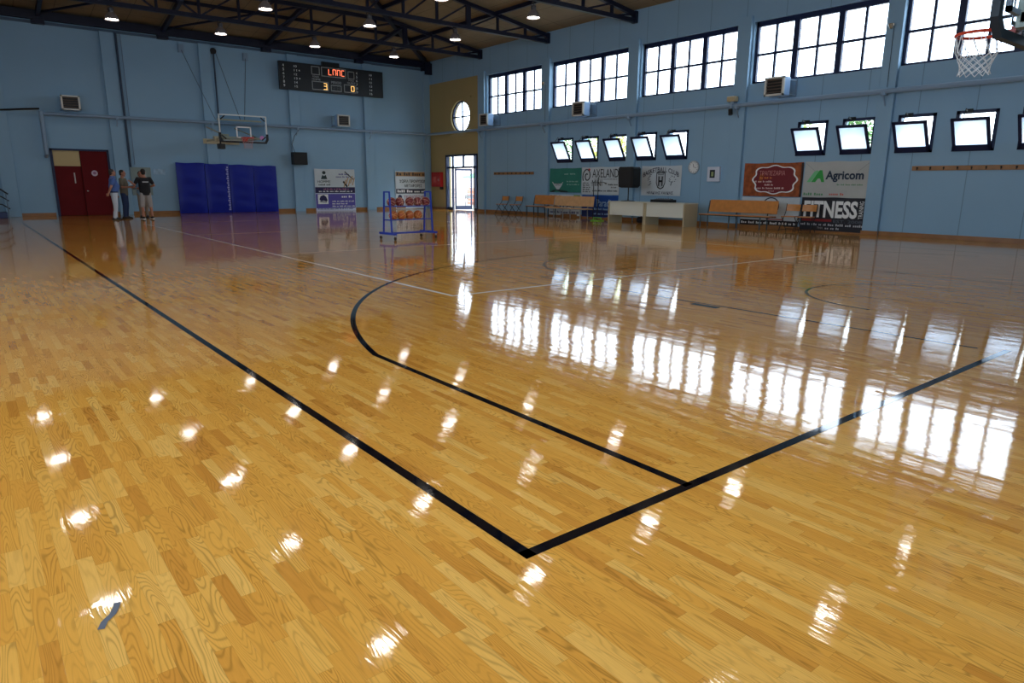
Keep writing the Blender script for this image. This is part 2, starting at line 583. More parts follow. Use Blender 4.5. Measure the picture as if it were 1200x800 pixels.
# hipped ceiling
mx = (LX + W) / 2; rise = (W - mx) * SLOPE; hz = WALL_TOP + rise
rb, rf = B - (W - mx), FY + (W - mx)
e = .3
c0 = [(LX - e, FY - e, WALL_TOP - e * SLOPE), (W + e, FY - e, WALL_TOP - e * SLOPE), (W + e, B + e, WALL_TOP - e * SLOPE), (LX - e, B + e, WALL_TOP - e * SLOPE), (mx, rb, hz), (mx, rf, hz)]
vs = c0 + [(a, b, z + .2) for a, b, z in c0]
fs = [(1, 2, 4, 5), (0, 5, 4, 3), (3, 4, 2), (0, 1, 5), (7, 11, 10, 8), (6, 9, 10, 11), (9, 8, 10), (6, 11, 7), (0, 6, 7, 1), (1, 7, 8, 2), (2, 8, 9, 3), (3, 9, 6, 0)]
struct(build('ceiling', MB().add(vs, fs), M_CEIL))


def roof_z(x, y):
    return WALL_TOP + SLOPE * min(x - LX, W - x, y - FY, B - y)


# pilasters, skirting
tn = 0
def trim(mb, m, bevel=0.0):
    global tn
    tn += 1
    return struct(build('trim_%d' % tn, mb, m, bevel=bevel))

PILR = [(27.0, 27.5), (22.42, 22.9), (17.6, 18.02), (13.08, 13.55), (8.6, 9.02), (4.22, 4.68), (-.3, .2)]
for a, b in PILR: trim(MB().box(W - .12, W, a, b, 0, 6.4), M_WALL, .01)
for x in (-5.2, -1.9, 1.5, 5.27, 8.85, 12.6, 16.33): trim(MB().box(x - .24, x + .24, B - .14, B, 0, 6.96), M_WALL, .01)
trim(MB().box(19.5, W, B - .14, B, 0, 6.96), M_WALL, .01)
trim(MB().box(LX, W, B - .05, B, 6.96, 7.06), mat('shadow gap batten', (70, 92, 112), .6))  # darker strip along the top of the end wall
mb = MB(); mb.box(LX, BD[0] - .06, B - .03, B, 0, .13); mb.box(BD[1] + .06, W, B - .03, B, 0, .13)
struct(build('baseboard_back', mb, SKIRT, bevel=.004))
mb = MB(); mb.box(W - .03, W, FY, YD[0] - .02, 0, .12); mb.box(W - .03, W, YD[1] + .02, B, 0, .12)
for a, b in PILR: mb.box(W - .145, W - .11, a - .02, b + .02, 0, .12)
struct(build('baseboard_right', mb, SKIRT, bevel=.004))
struct(build('baseboard_left', MB().box(LX, LX + .03, FY, B, 0, .12), SKIRT))


# ------------------------------------------------------------------ windows
wno = 0
def window(loc, rz, w, h, name=None):
    global wno
    wno += 1
    o = link('window_%d' % wno, None)
    o.location = loc; o.rotation_euler = (0, 0, rz)
    return struct(o)


def upper_window(loc, rz, w, h):
    """local x along the wall, z up from the sill, y = 0 in the frame plane"""
    o = window(loc, rz, w, h)
    fr = MB(); d = .05
    for a, b, c, e2 in ((-w / 2, w / 2, 0, .07), (-w / 2, w / 2, h - .15, h), (-w / 2, -w / 2 + .09, 0, h), (w / 2 - .07, w / 2, 0, h)):
        fr.box(a, b, -d, d, c, e2)
    build('window_frame', fr, NAVY, o)
    for i in (1, 2):
        x = -w / 2 + w * i / 3
        build('mullion', MB().box(x - .085, x + .085, -d - .01, d, .05, h - .08), NAVY, o)
    gb = MB()
    for i in range(3):
        x = -w / 2 + w * (i + .5) / 3
        gb.box(x - .034, x + .034, -.03, .03, .05, h - .08)
    gb.box(-w / 2 + .05, w / 2 - .05, -.031, .031, h * .47 - .034, h * .47 + .034)
    build('glazing_bar', gb, NAVY, o)
    build('pane', MB().box(-w / 2 + .03, w / 2 - .03, .0, .006, .03, h - .04), GLASS, o)
    return o

for a, b in UPPER:
    upper_window((W + .17, (a + b) / 2, UZ[0]), RW, b - a, UZ[1] - UZ[0])
for a, b in LEFTW:  # unseen windows, added for light from the left
    upper_window((LX - .17, (a + b) / 2, UZL[0]), PI / 2, b - a, UZL[1] - UZL[0])


for a, b in FRONTW:  # unseen windows, added for light from behind
    upper_window(((a + b) / 2, FY - .17, UZF[0]), PI, b - a, UZF[1] - UZF[0])


def hopper_window(a, b, tilt, sash_h):
    w, h = b - a, LZ[1] - LZ[0]
    o = window((W, (a + b) / 2, LZ[0]), RW, w, h)
    fr = MB()
    for p0, p1, q0, q1 in ((-w / 2, w / 2, 0, .06), (-w / 2, w / 2, h - .08, h), (-w / 2, -w / 2 + .08, 0, h), (w / 2 - .08, w / 2, 0, h)):
        fr.box(p0, p1, -.015, .06, q0, q1)
    build('window_frame', fr, NAVY, o)
    R = Matrix.Translation((0, -.02, .03)) @ Matrix.Rotation(tilt, 4, 'X')
    sh = sash_h; sw = w - .09
    sb = MB()
    for p0, p1, q0, q1 in ((-sw / 2, sw / 2, 0, .15), (-sw / 2, sw / 2, sh - .07, sh), (-sw / 2, -sw / 2 + .075, 0, sh), (sw / 2 - .075, sw / 2, 0, sh)):
        sb.box(p0, p1, -.045, .0, q0, q1)
    sb.xf(R)
    s = build('sash', sb, NAVY, o)
    build('pane', MB().box(-sw / 2 + .04, sw / 2 - .04, -.026, -.02, .09, sh - .04).xf(R), FROST, s)
    top = R @ Vector((0, -.03, sh))
    for x in (-w * .18,):
        st = MB(); st.tube([(x - .06, .0, h - .03), (x, top.y * .6, h + .015), (x + .02, top.y, top.z - .02)], .012, 6)
        st.box(x - .1, x + .06, -.05, .0, h - .06, h + .03)
        build('stay_arm', st, BLACKM, o)
    return o

for i, (a, b) in enumerate(LOWER): hopper_window(a, b, math.radians(28 if i < 5 else 30), .9 if i < 5 else .86)

# oval window
o = window((W + .14, OV[0], OV[1]), RW, 1, 1)
fr = MB()
def ellp(rx, rz, n=N): return [(rx * math.cos(2 * PI * k / n), rz * math.sin(2 * PI * k / n)) for k in range(n)]
for y0, y1 in ((-.05, .05),):
    A = ellp(OV[2], OV[3]); I = ellp(OV[2] - .07, OV[3] - .07)
    vs = [(a, y, b) for y in (y0, y1) for R_ in (A, I) for a, b in R_]
    fs = []
    for i in range(N):
        j = (i + 1) % N
        fs += [(i, j, N + j, N + i), (2 * N + i, 2 * N + j, 3 * N + j, 3 * N + i), (N + i, N + j, 3 * N + j, 3 * N + i), (i, j, 2 * N + j, 2 * N + i)]
    fr.add(vs, fs)
build('window_frame', fr, NAVY, o)
gb = MB(); gb.box(-.03, .03, -.03, .03, -OV[3] + .04, OV[3] - .04); gb.box(-OV[2] + .04, OV[2] - .04, -.031, .031, -.03, .03)
build('glazing_bar', gb, NAVY, o)
build('pane', MB().ext(ellp(OV[2] - .04, OV[3] - .04), 0, .006), GLASS, o)

# glass entrance door in the mustard wall
o = link('door_2', None); o.location = (W + .1, (YD[0] + YD[1]) / 2, 0); o.rotation_euler = (0, 0, RW); struct(o)
w = YD[1] - YD[0]; h = YD[3]
fr = MB()
fr.box(-w / 2, -w / 2 + .09, -.13, .06, 0, h); fr.box(w / 2 - .09, w / 2, -.13, .06, 0, h); fr.box(-w / 2, w / 2, -.13, .06, h - .09, h)
build('door_frame', fr, NAVY, o)
xl, xr = -w / 2 + .5, w / 2 - .38
tr = MB()
tr.box(-w / 2 + .05, w / 2 - .05, -.05, .05, 2.08, 2.17)
tr.box(xl - .045, xl + .045, -.05, .05, 0, h - .05); tr.box(xr - .045, xr + .045, -.05, .05, 0, h - .05)
tr.box((xl + xr) / 2 - .04, (xl + xr) / 2 + .04, -.05, .05, 2.1, h - .05)
build('door_post', tr, NAVY, o)
build('transom_pane', MB().box(-w / 2 + .06, w / 2 - .06, 0, .006, 2.12, h - .06), GLASS, o)
sl = MB(); sl.box(-w / 2 + .06, xl, 0, .006, .12, 2.1); sl.box(xr, w / 2 - .06, 0, .006, .12, 2.1)
build('side_pane', sl, GLASS, o)
bt = MB(); bt.box(-w / 2 + .05, xl, -.04, .04, 0, .14); bt.box(xr, w / 2 - .05, -.04, .04, 0, .14)
build('kick_panel', bt, NAVY, o)
# the open leaf, swung outwards
lf = MB(); lw = 1.0
for p0, p1, q0, q1 in ((0, lw, 0, .2), (0, lw, 1.97, 2.07), (0, .08, 0, 2.07), (lw - .08, lw, 0, 2.07)): lf.box(p0, p1, -.02, .02, q0, q1)
Rm = Matrix.Translation((xl + .05, .08, .01)) @ Matrix.Rotation(math.radians(84), 4, 'Z')
lo = build('door_leaf', lf.xf(Rm), NAVY, o)
build('pane', MB().box(.06, lw - .06, -.003, .003, .15, 2.0).xf(Rm), GLASS, lo)

# red double door in the end wall
struct(build('wall_corridor', MB().box(BD[0] - .2, BD[1] + .2, B + T, B + T + .1, 0, BD[3] + .2), mat('dark corridor paint', (60, 52, 50), .7)))  # the added light stop behind the door, laid once more
o = link('door_1', None); o.location = ((BD[0] + BD[1]) / 2, B, 0); struct(o)
w = BD[1] - BD[0]; h = BD[3]
DRED = mat('dark red door paint', (100, 20, 24), .6, 0, .12, .08, 3)
fr = MB(); fr.box(-w / 2, -w / 2 + .09, -.05, .2, 0, h); fr.box(w / 2 - .07, w / 2, -.05, .2, 0, h); fr.box(-w / 2, w / 2, -.05, .2, h - .07, h)
build('door_frame', fr, NAVY, o)
build('transom_panel', MB().box(-w / 2 + .07, -.02, .02, .06, 1.9, h - .05), mat('beige board', (196, 172, 122), .6), o, 'beige panel over the left leaf')
a = build('door_leaf', MB().box(-w / 2 + .08, -.01, .07, .12, .01, 1.9), DRED, o)
mbv = MB().box(-.28, -.24, .055, .075, 1.25, 1.65)
build('vision_slot', mbv, mat('bright slot glass', (200, 186, 180), .1), a)  # reflected highlight of the narrow pane is put in as pale colour
b_ = build('door_leaf', MB().box(0, w / 2 - .06, .0, .05, .01, h - .06), DRED, o)
kb = MB().ell((.1, -.05, .95), (.035, .035, .035)); kb.tube([(.1, 0, .95), (.1, -.05, .95)], .014)
build('door_knob', kb, mat('pale metal', (215, 212, 205), .25, .8), b_, smooth=True)
sb = MB(); sb.tube([(.42, .002, 1.64), (.42, -.004, 1.64)], .11, 20)
build('round_sticker', sb, mat('pale sticker', (200, 178, 190), .5), b_)
sb = MB(); sb.tube([(.42, -.003, 1.645), (.42, -.006, 1.645)], .055, 16)
build('sticker_centre', sb, mat('rose sticker print', (150, 96, 130), .5), b_)


# ------------------------------------------------------------------ court markings
X0, Y0 = 1.47, 1.745
Zc = .0012
def court(name, polys, w, m):
    mb = MB()
    for q in polys: mb.strip(q, w, Zc)
    o = build(name, mb, m, FLOOR)
    return o
def arc(cx, cy, r, a0, a1, n=64):
    return [(cx + r * math.cos(math.radians(a0 + (a1 - a0) * i / n)), cy + r * math.sin(math.radians(a0 + (a1 - a0) * i / n))) for i in range(n + 1)]
CX = X0 + 7.525; YE = 29.8; XE = X0 + 15.05
court('sideline', [[(X0, Y0 - .025), (X0, YE)]], .052, LINE)
court('sideline', [[(XE, 3.0), (XE, YE)]], .04, LINE)
court('baseline', [[(X0 - .026, Y0), (6.72, Y0)]], .052, LINE)
court('baseline', [[(X0, YE), (XE, YE)]], .05, LINE)
bx = X0 + .96; hb = 1.44 / 6.725; a3 = 180 - math.degrees(math.asin(1.44 / 6.725))
arc3 = arc(CX, Y0 + 1.6, 6.725, a3, 180 - a3, 120)
court('three_point_line', [[(bx, Y0), (bx, arc3[0][1])] + arc3], .05, LINE)
arc4 = [(q[0], YE + Y0 - q[1]) for q in arc3]
court('three_point_line', [[(bx, YE), (bx, arc4[0][1])] + arc4 + [(XE - .96, YE)]], .05, LINE)
court('key_line', [[(6.6, 1.93), (6.55, 7.55)]], .035, LINE)
court('key_line', [[(11.45, 2.6), (11.45, 7.55), (6.55, 7.55)]], .035, LINE)
court('neutral_mark', [[(6.47, 4.42), (6.47, 4.78)]], .1, LINE)
court('neutral_mark', [[(11.5, 4.42), (11.5, 4.78)]], .1, LINE)
court('key_line', [[(6.55, YE), (6.55, YE - 5.8), (11.45, YE - 5.8), (11.45, YE)]], .05, LINE)
court('free_throw_circle', [arc(CX, 7.55, 1.8, -10, 190)], .035, LINE)
court('free_throw_circle', [arc(CX, YE - 5.8, 1.8, 180, 360)], .04, LINE)
court('no_charge_arc', [arc(CX, Y0 + 1.6, 1.25, 0, 180)], .035, LINE)
court('centre_circle', [arc(CX, 15.77, 1.8, 0, 360, 80)], .035, LINE)
court('centre_line', [[(X0, 15.77), (XE, 15.77)]], .035, LINE)
vx0, vx1, vy0, vy1 = 4.55, 13.55, 6.87, 24.9
court('volleyball_line', [[(vx0, vy0), (vx0, vy1)], [(vx1, vy0), (vx1, vy1)], [(vx0 - .03, vy0), (vx1, vy0)], [(vx0, vy1), (vx1, vy1)]], .05, WLINE)
for y in (12.9, 18.9): court('attack_line', [[(vx0, y), (vx1, y)]], .045, WLINE)
court('throw_in_mark', [[(1.28, 10.07), (1.46, 10.07)]], .04, LINE)
tag(build('tape_scrap', MB().strip([(.158, 2.21), (.172, 2.245), (.2, 2.275), (.215, 2.31), (.222, 2.335)], .02, .0025), mat('grey tape', (92, 96, 104), .5)), 'short grey scrap of tape stuck on the wooden floor', 'tape')

# ------------------------------------------------------------------ roof steel
TY = [27.35, 22.63, 17.9, 13.4, 8.95, 4.5]
TZ = 7.05
def truss(y, label):
    o = thing('roof_truss', label, 'roof truss', (0, y, 0), 0, 'steel roof trusses')
    top = lambda x: roof_z(x, y) - .16
    hx = lambda s: (W - (B - y)) if B - y < W - mx and s > 0 else mx
    build('bottom_chord', MB().bar((LX + .02, 0, TZ), (W - .02, 0, TZ), .14, .14), STEEL, o)
    xr_ = W - min(B - y, W - mx); xl_ = LX + min(B - y, W - mx)
    build('top_chord', MB().bar((W - .02, 0, top(W)), (xr_, 0, top(xr_)), .14, .14), STEEL, o)
    build('top_chord', MB().bar((LX + .02, 0, top(LX)), (xl_, 0, top(xl_)), .14, .14), STEEL, o)
    if xr_ - xl_ > .3: build('top_chord', MB().bar((xl_, 0, top(xl_)), (xr_, 0, top(xr_)), .14, .14), STEEL, o)
    build('end_plate', MB().box(W - .14, W - .003, -.1, .1, TZ - .08, top(W) + .1), STEEL, o)
    build('end_plate', MB().box(LX + .003, LX + .14, -.1, .1, TZ - .08, top(LX) + .1), STEEL, o)
    xs = [W - 1.26 - 1.385 * i for i in range(18)]
    for i, x in enumerate(xs):
        if x < LX + .6: break
        build('web_post', MB().bar((x, 0, TZ), (x, 0, top(x)), .2 if i == 2 else .085, .085), STEEL, o)
        x2 = xs[i] + 1.385 if i else W - .1
        a_, b2 = ((x, TZ), (x2, top(x2))) if x > mx else ((x2, TZ), (x, top(x)))
        build('web_brace', MB().bar((a_[0], 0, a_[1]), (b2[0], 0, b2[1]), .06, .06), STEEL, o)
    return o
ORD = ['first', 'second', 'third', 'fourth', 'fifth', 'sixth', 'seventh']
for i, y in enumerate(TY):
    truss(y, 'dark steel lattice truss, %s one out from the scoreboard wall' % ORD[i])

# heavy beam along the scoreboard wall, with rafters and braces running up to the first truss
eb = thing('end_beam', 'dark steel beam along the top of the scoreboard wall', 'beam', (0, B - .2, 7.08))
build('beam_web', MB().box(LX + .02, W - .02, -.1, .1, 0, .3), STEEL, eb)
BR = [3.1, 7.28, 11.45, 15.9]
for x in BR + [-1.05, 19.6]:
    build('bracket', MB().box(x - .2, x + .2, -.05, .19, -.14, .02), STEEL, eb)
side = ['nearest the red door', 'above the blue mats', 'behind the scoreboard', 'nearest the window wall']
for x, s_ in zip(BR, side):
    o = thing('roof_rafter', 'dark steel rafter rising from the end wall, the one ' + s_, 'rafter', (x, B - .3, 7.35), 0, 'rafters over the end wall')
    ye = TY[0] + .1; dy = ye - (B - .3)
    build('rafter_bar', MB().bar((0, 0, -.1), (0, dy, roof_z(x, ye) - .12 - 7.35), .13, .16), STEEL, o)
    build('wind_brace', MB().bar((.05, -.1, -.05), (4.0, dy, roof_z(min(x + 4, 15), ye) - .17 - 7.35), .07, .07), STEEL, o)
o = thing('hip_rafter', 'dark steel hip rafter climbing diagonally from the corner by the mustard wall', 'rafter', (W, B, 0))
build('rafter_bar', MB().bar((-.48, -.48, 7.38), (-11, -11, roof_z(W - 11, B - 11) - .16), .18, .2), STEEL, o)
build('corner_shoe', MB().box(-.4, -.02, -.44, -.32, 6.75, 7.3), STEEL, o)
for y, s_ in ((29.0, 'nearer the scoreboard wall'), ):
    o = thing('roof_purlin', 'thin dark purlin between the scoreboard wall and the first truss', 'purlin', (0, y, 0))
    d = B - y
    build('purlin_bar', MB().bar((LX + d, 0, roof_z(5, y) - .07), (W - d, 0, roof_z(5, y) - .07), .08, .12), STEEL, o)
for x, s_ in ((17.2, 'nearest the window wall'), (14.3, 'second in from the window wall'), (11.45, 'third in from the window wall')):
    o = thing('roof_purlin', 'dark lengthwise roof purlin under the boards, ' + s_, 'purlin', (x, 0, 0), 0, 'lengthwise purlins')
    y1 = B - (W - x) - .1
    build('purlin_bar', MB().bar((0, FY + .2, roof_z(x, 15) - .08), (0, y1, roof_z(x, 15) - .08), .1, .14), STEEL, o)

# ------------------------------------------------------------------ pendant lamps
LAMPX = [15.3, 11.78, 8.22, 4.75, 1.2, -2.35]
LAMPY = [27.4, 22.72, 18.2, 13.9, 9.55, 5.15]
M_BULB = emit('glowing lamp glass', (255, 250, 240), LAMP_STRENGTH)
M_REFL = mat('grey lamp reflector', (150, 140, 138), .35, .4)
def lamp():
    o = thing('pendant_lamp', '', 'lamp', (0, 0, 6.56))
    sh = MB().lathe([(.215, .0), (.222, .01), (.19, .1), (.12, .19), (.085, .23), (.08, .23), (.112, .185), (.18, .095), (.205, .0)], 20, cap=False)
    build('lamp_shade', sh, M_REFL, o, smooth=True)
    gl = MB().lathe([(.0, .03), (.1, .022), (.2, .03)], 20, cap=False)
    build('lamp_glass', gl, M_BULB, o, 'glowing glass')
    build('ballast_box', MB().lathe([(.075, .22), (.085, .24), (.085, .36), (.05, .39)], 14), mat('dark grey ballast', (58, 54, 56), .4), o, smooth=True)
    hk = MB(); hk.tube([(0, 0, .38), (0, 0, .5)], .012, 6); hk.tube([(-.09, 0, .28), (-.1, 0, .4), (-.05, 0, .46), (0, 0, .46)], .01, 6)
    build('hook', hk, BLACKM, o)
    return o
L0 = lamp()
first = True
for j, y in enumerate(LAMPY):
    for i, x in enumerate(LAMPX):
        lab = 'pendant lamp under the %s truss from the scoreboard wall, %s from the window wall' % (ORD[j], ORD[i])
        if first: L0.location = (x, y, 6.56); L0['label'] = lab; L0['group'] = 'pendant lamps under the roof'; first = False
        else: dup(L0, (x, y, 6.56), label=lab, group='pendant lamps under the roof')

# ------------------------------------------------------------------ wall pipes
def pipe_on(name, label, pts, brackets, bdir):
    o = thing(name, label, 'pipe', (0, 0, 0))
    build('pipe_run', MB().tube(pts, .062, 12), PIPE, o, smooth=True)
    for q in brackets:
        b = MB()
        q = Vector(q); w_ = q + Vector(bdir)
        b.bar(q - Vector((0, 0, .07)), w_ - Vector((0, 0, .07)), .04, .03)
        b.bar(q - Vector((0, 0, .1)), w_ - Vector((0, 0, .36)), .03, .03)
        b.tube([q + Vector((0, 0, .01)), q - Vector((0, 0, .11))], .075, 10)
        build('pipe_bracket', b, PIPE, o)
    return o
pipe_on('wall_pipe', 'long blue grey pipe running along the window wall between the two rows of windows',
        [(W - .3, FY + .05, 3.78), (W - .3, B - .34, 3.8)], [(W - .3, a + .2, 3.79) for a, b in PILR[:6]], (.18, 0, 0))
p2 = pipe_on('wall_pipe', 'blue grey pipe along the scoreboard wall with a leg dropping beside the red door',
        [(W - .42, B - .31, 3.83), (2.85, B - .31, 3.79)], [(x, B - .31, 3.81) for x in (5.27, 8.85, 12.6, 16.33, 19.5)], (0, .17, 0))
build('drop_leg', MB().tube([(2.78, B - .31, 3.86), (2.78, B - .31, 2.32), (2.78, B - .05, 2.25)], .075, 12), PIPE, p2, smooth=True)
o = thing('corner_pipe', 'thin upright pipe in the corner beside the mustard wall', 'pipe', (W - .12, B - .25, 0))
build('pipe_run', MB().tube([(0, 0, .02), (0, 0, 3.7)], .035, 8), PIPE, o, smooth=True)
o = thing('cable_conduit', 'dark upright conduit on the wall above the four men', 'conduit', (5.58, B - .17, 0))
build('conduit_run', MB().tube([(0, 0, 1.9), (0, 0, 6.95)], .045, 8), mat('dark conduit', (28, 48, 72), .5), o, smooth=True)
o = thing('cable_conduit', 'pale thin conduit beside the dark one above the men', 'conduit', (5.78, B - .02, 0))
build('conduit_run', MB().tube([(0, 0, 2.0), (0, 0, 6.95)], .018, 6), PIPE, o, smooth=True)
o = thing('cable_conduit', 'dark upright conduit behind the far basketball backboard', 'conduit', (9.2, B - .12, 0))
build('conduit_run', MB().tube([(0, 0, 3.3), (0, 0, 6.6)], .035, 8), mat('dark conduit', (28, 48, 72), .5), o, smooth=True)
build('junction_drum', MB().tube([(0, .06, 6.72), (0, -.03, 6.72)], .13, 14), BLACKM, o)
o = thing('black_cable', 'sagging black cable left of the pipe elbow on the scoreboard wall', 'cable', (0, 0, 0))
build('cable_run', MB().tube([(LX + .2, B - .1, 3.85), (-.5, B - .1, 3.84), (.6, B - .1, 3.8), (1.6, B - .2, 3.84), (2.2, B - .31, 3.9), (2.75, B - .31, 3.95)], .035, 6), BLACKM, o)

# ------------------------------------------------------------------ unit heaters on brackets
HGREY = mat('pale grey heater casing', (206, 204, 196), .4)
HBLUE = mat('light blue heater side', (150, 186, 226), .4)  # bluish light on the heater sides is painted into this colour
def heater(loc, rz, label):
    o = thing('unit_heater', label, 'heater', loc, rz, 'unit heaters above the pipes')
    w_, d_, h_ = .6, .36, .52
    cs = MB(); cs.box(-w_ / 2, w_ / 2, -d_ / 2 + .04, d_ / 2, 0, h_)
    build('casing', cs, HBLUE, o, bevel=.02)
    fr = MB()
    for a, b, c, e2 in ((-w_ / 2, w_ / 2, 0, .05), (-w_ / 2, w_ / 2, h_ - .05, h_), (-w_ / 2, -w_ / 2 + .04, 0, h_), (w_ / 2 - .04, w_ / 2, 0, h_)): fr.box(a - .01, b + .01, -d_ / 2 - .02, -d_ / 2 + .05, c, e2)
    build('front_frame', fr, HGREY, o)
    build('dark_core', MB().box(-w_ / 2 + .03, w_ / 2 - .03, -d_ / 2 + .03, -d_ / 2 + .045, .04, h_ - .04), BLACKM, o)
    lv = MB()
    for k in range(5):
        z = .09 + k * .085
        lv.add([(-w_ / 2 + .04, -d_ / 2 - .005, z - .012), (w_ / 2 - .04, -d_ / 2 - .005, z - .012), (w_ / 2 - .04, -d_ / 2 + .028, z + .02), (-w_ / 2 + .04, -d_ / 2 + .028, z + .02),
                (-w_ / 2 + .04, -d_ / 2 - .005, z - .006), (w_ / 2 - .04, -d_ / 2 - .005, z - .006), (w_ / 2 - .04, -d_ / 2 + .028, z + .026), (-w_ / 2 + .04, -d_ / 2 + .028, z + .026)],
               [(0, 1, 2, 3), (7, 6, 5, 4), (0, 4, 5, 1), (1, 5, 6, 2), (2, 6, 7, 3), (3, 7, 4, 0)])
    build('louvre', lv, mat('brown grey louvre', (96, 82, 70), .5), o)
    br = MB()
    for s in (-1, 1):
        x = s * w_ * .42
        br.bar((x, d_ / 2, .05), (x, .6, .05), .035); br.bar((x, d_ / 2, h_ - .06), (x, .6, h_ - .06), .035); br.bar((x, .585, 0), (x, .585, h_), .035)
    build('wall_bracket', br, PIPE, o)
    build('fan_cowl', MB().tube([(0, d_ / 2, h_ / 2), (0, d_ / 2 + .12, h_ / 2)], .2, 18), BLACKM, o, smooth=True)
    return o
heater((W - .6, 26.15, 3.9), RW, 'unit heater on the window wall, the one next to the mustard wall')
heater((W - .6, 19.98, 3.9), RW, 'unit heater under the second big window from the mustard wall')
heater((W - .6, 11.72, 3.9), RW, 'unit heater under the fourth big window, above the ornate red banner')
heater((3.72, B - .6, 3.93), 0, 'unit heater above the red double door')
heater((14.68, B - .6, 3.93), 0, 'unit heater under the scoreboard')

# ------------------------------------------------------------------ scoreboard
SB = thing('scoreboard', 'wide black scoreboard with red and amber digits high on the end wall', 'scoreboard', (11.9, B - .28, 5.42))
sw, sh_ = 5.15, 1.2
build('housing', MB().box(0, sw, -.06, .08, 0, sh_), mat('scoreboard black', (10, 12, 16), .4), SB, bevel=.01)
build('wall_mount', MB().box(.4, sw - .4, .08, .14, .2, 1.0).box(.6, .8, .12, .28, .3, .9).box(4.3, 4.5, .12, .28, .3, .9), BLACKM, SB)
build('horn_box', MB().box(2.05, 2.9, -.05, .08, sh_, sh_ + .17), mat('scoreboard black', (10, 12, 16), .4), SB)
yf0 = lambda x, z: -.06
WT = mat('white scoreboard lettering', (245, 248, 248), .5)
tb = MB()
for k, (a_, b_) in enumerate(zip('456789', ('10', '11', '12', '13', '14', '15'))):
    z = 1.02 - k * .172
    text(tb, a_, .16, .23, z - .05, z + .06, yf0); text(tb, b_, .68, .82, z - .04, z + .05, yf0)
    text(tb, a_, 3.72, 3.79, z - .06, z + .05, yf0); text(tb, b_, 4.42, 4.55, z - .07, z + .02, yf0)
    if k in (1, 3): text(tb, '\u2022', .9, .96, z - .02, z + .04, yf0)
build('player_numbers', tb, WT, SB)
fb = MB()
def frame_rect(mb, x0, x1, z0, z1, t, y0=-.075, y1=-.06):
    for a, b, c, d in ((x0, x1, z0, z0 + t), (x0, x1, z1 - t, z1), (x0, x0 + t, z0, z1), (x1 - t, x1, z0, z1)): mb.box(a, b, y0, y1, c, d)
frame_rect(fb, 1.5, 1.9, .75, 1.12, .03); frame_rect(fb, 1.98, 3.2, .72, 1.13, .03); frame_rect(fb, 3.3, 3.63, .72, 1.06, .03)
frame_rect(fb, 1.5, 2.3, .1, .48, .03); frame_rect(fb, 2.42, 2.95, .1, .38, .03); frame_rect(fb, 3.08, 3.7, .1, .46, .03)
build('display_frames', fb, mat('grey display frame', (165, 168, 168), .5), SB)
tb = MB(); text(tb, 'FOULS', 1.55, 1.85, .64, .71, yf0); text(tb, 'HOME', 1.52, 1.92, .52, .6, yf0); text(tb, 'PERIOD', 2.45, 2.95, .44, .55, yf0)
text(tb, 'FOULS', 3.33, 3.6, .62, .69, yf0); text(tb, 'GUEST', 3.25, 3.68, .5, .58, yf0)
build('captions', tb, mat('grey scoreboard lettering', (190, 196, 200), .5), SB)
SEG = {'a': (.1, .9, .9, 1), 'g': (.1, .9, .45, .55), 'd': (.1, .9, 0, .1), 'f': (0, .16, .52, .95), 'b': (.84, 1, .52, .95), 'e': (0, .16, .05, .48), 'c': (.84, 1, .05, .48)}
def digit(mb, segs, x, z, w_, h_):
    for q in segs:
        a, b, c, d = SEG[q]; mb.box(x + a * w_, x + b * w_, -.074, -.06, z + c * h_, z + d * h_)
dm = MB()
for i, sg in enumerate(('fed', 'abcef', 'abcef', 'abcdf' if False else 'afed')): digit(dm, sg, 2.33 + i * .215, .8, .16, .27)
dm.box(2.75 - .02, 2.75 + .0, -.072, -.06, .88, .92)
build('clock_digits', dm, emit('red orange lit digits', (255, 120, 84), 1.3), SB, 'glowing red orange clock digits')
dm = MB(); digit(dm, 'abcg', 2.06, .16, .17, .26); digit(dm, 'abcdef', 3.44, .16, .17, .25); dm.box(2.06, 2.26, -.074, -.06, .13, .16)
build('score_digits', dm, emit('amber lit digits', (255, 196, 112), 1.2), SB, 'glowing amber score digits')
dm = MB(); digit(dm, 'abcdefg', 2.5, .14, .12, .2); digit(dm, 'abcdefg', 2.72, .14, .12, .2)
build('period_digits', dm, mat('unlit grey digits', (84, 86, 88), .5), SB)

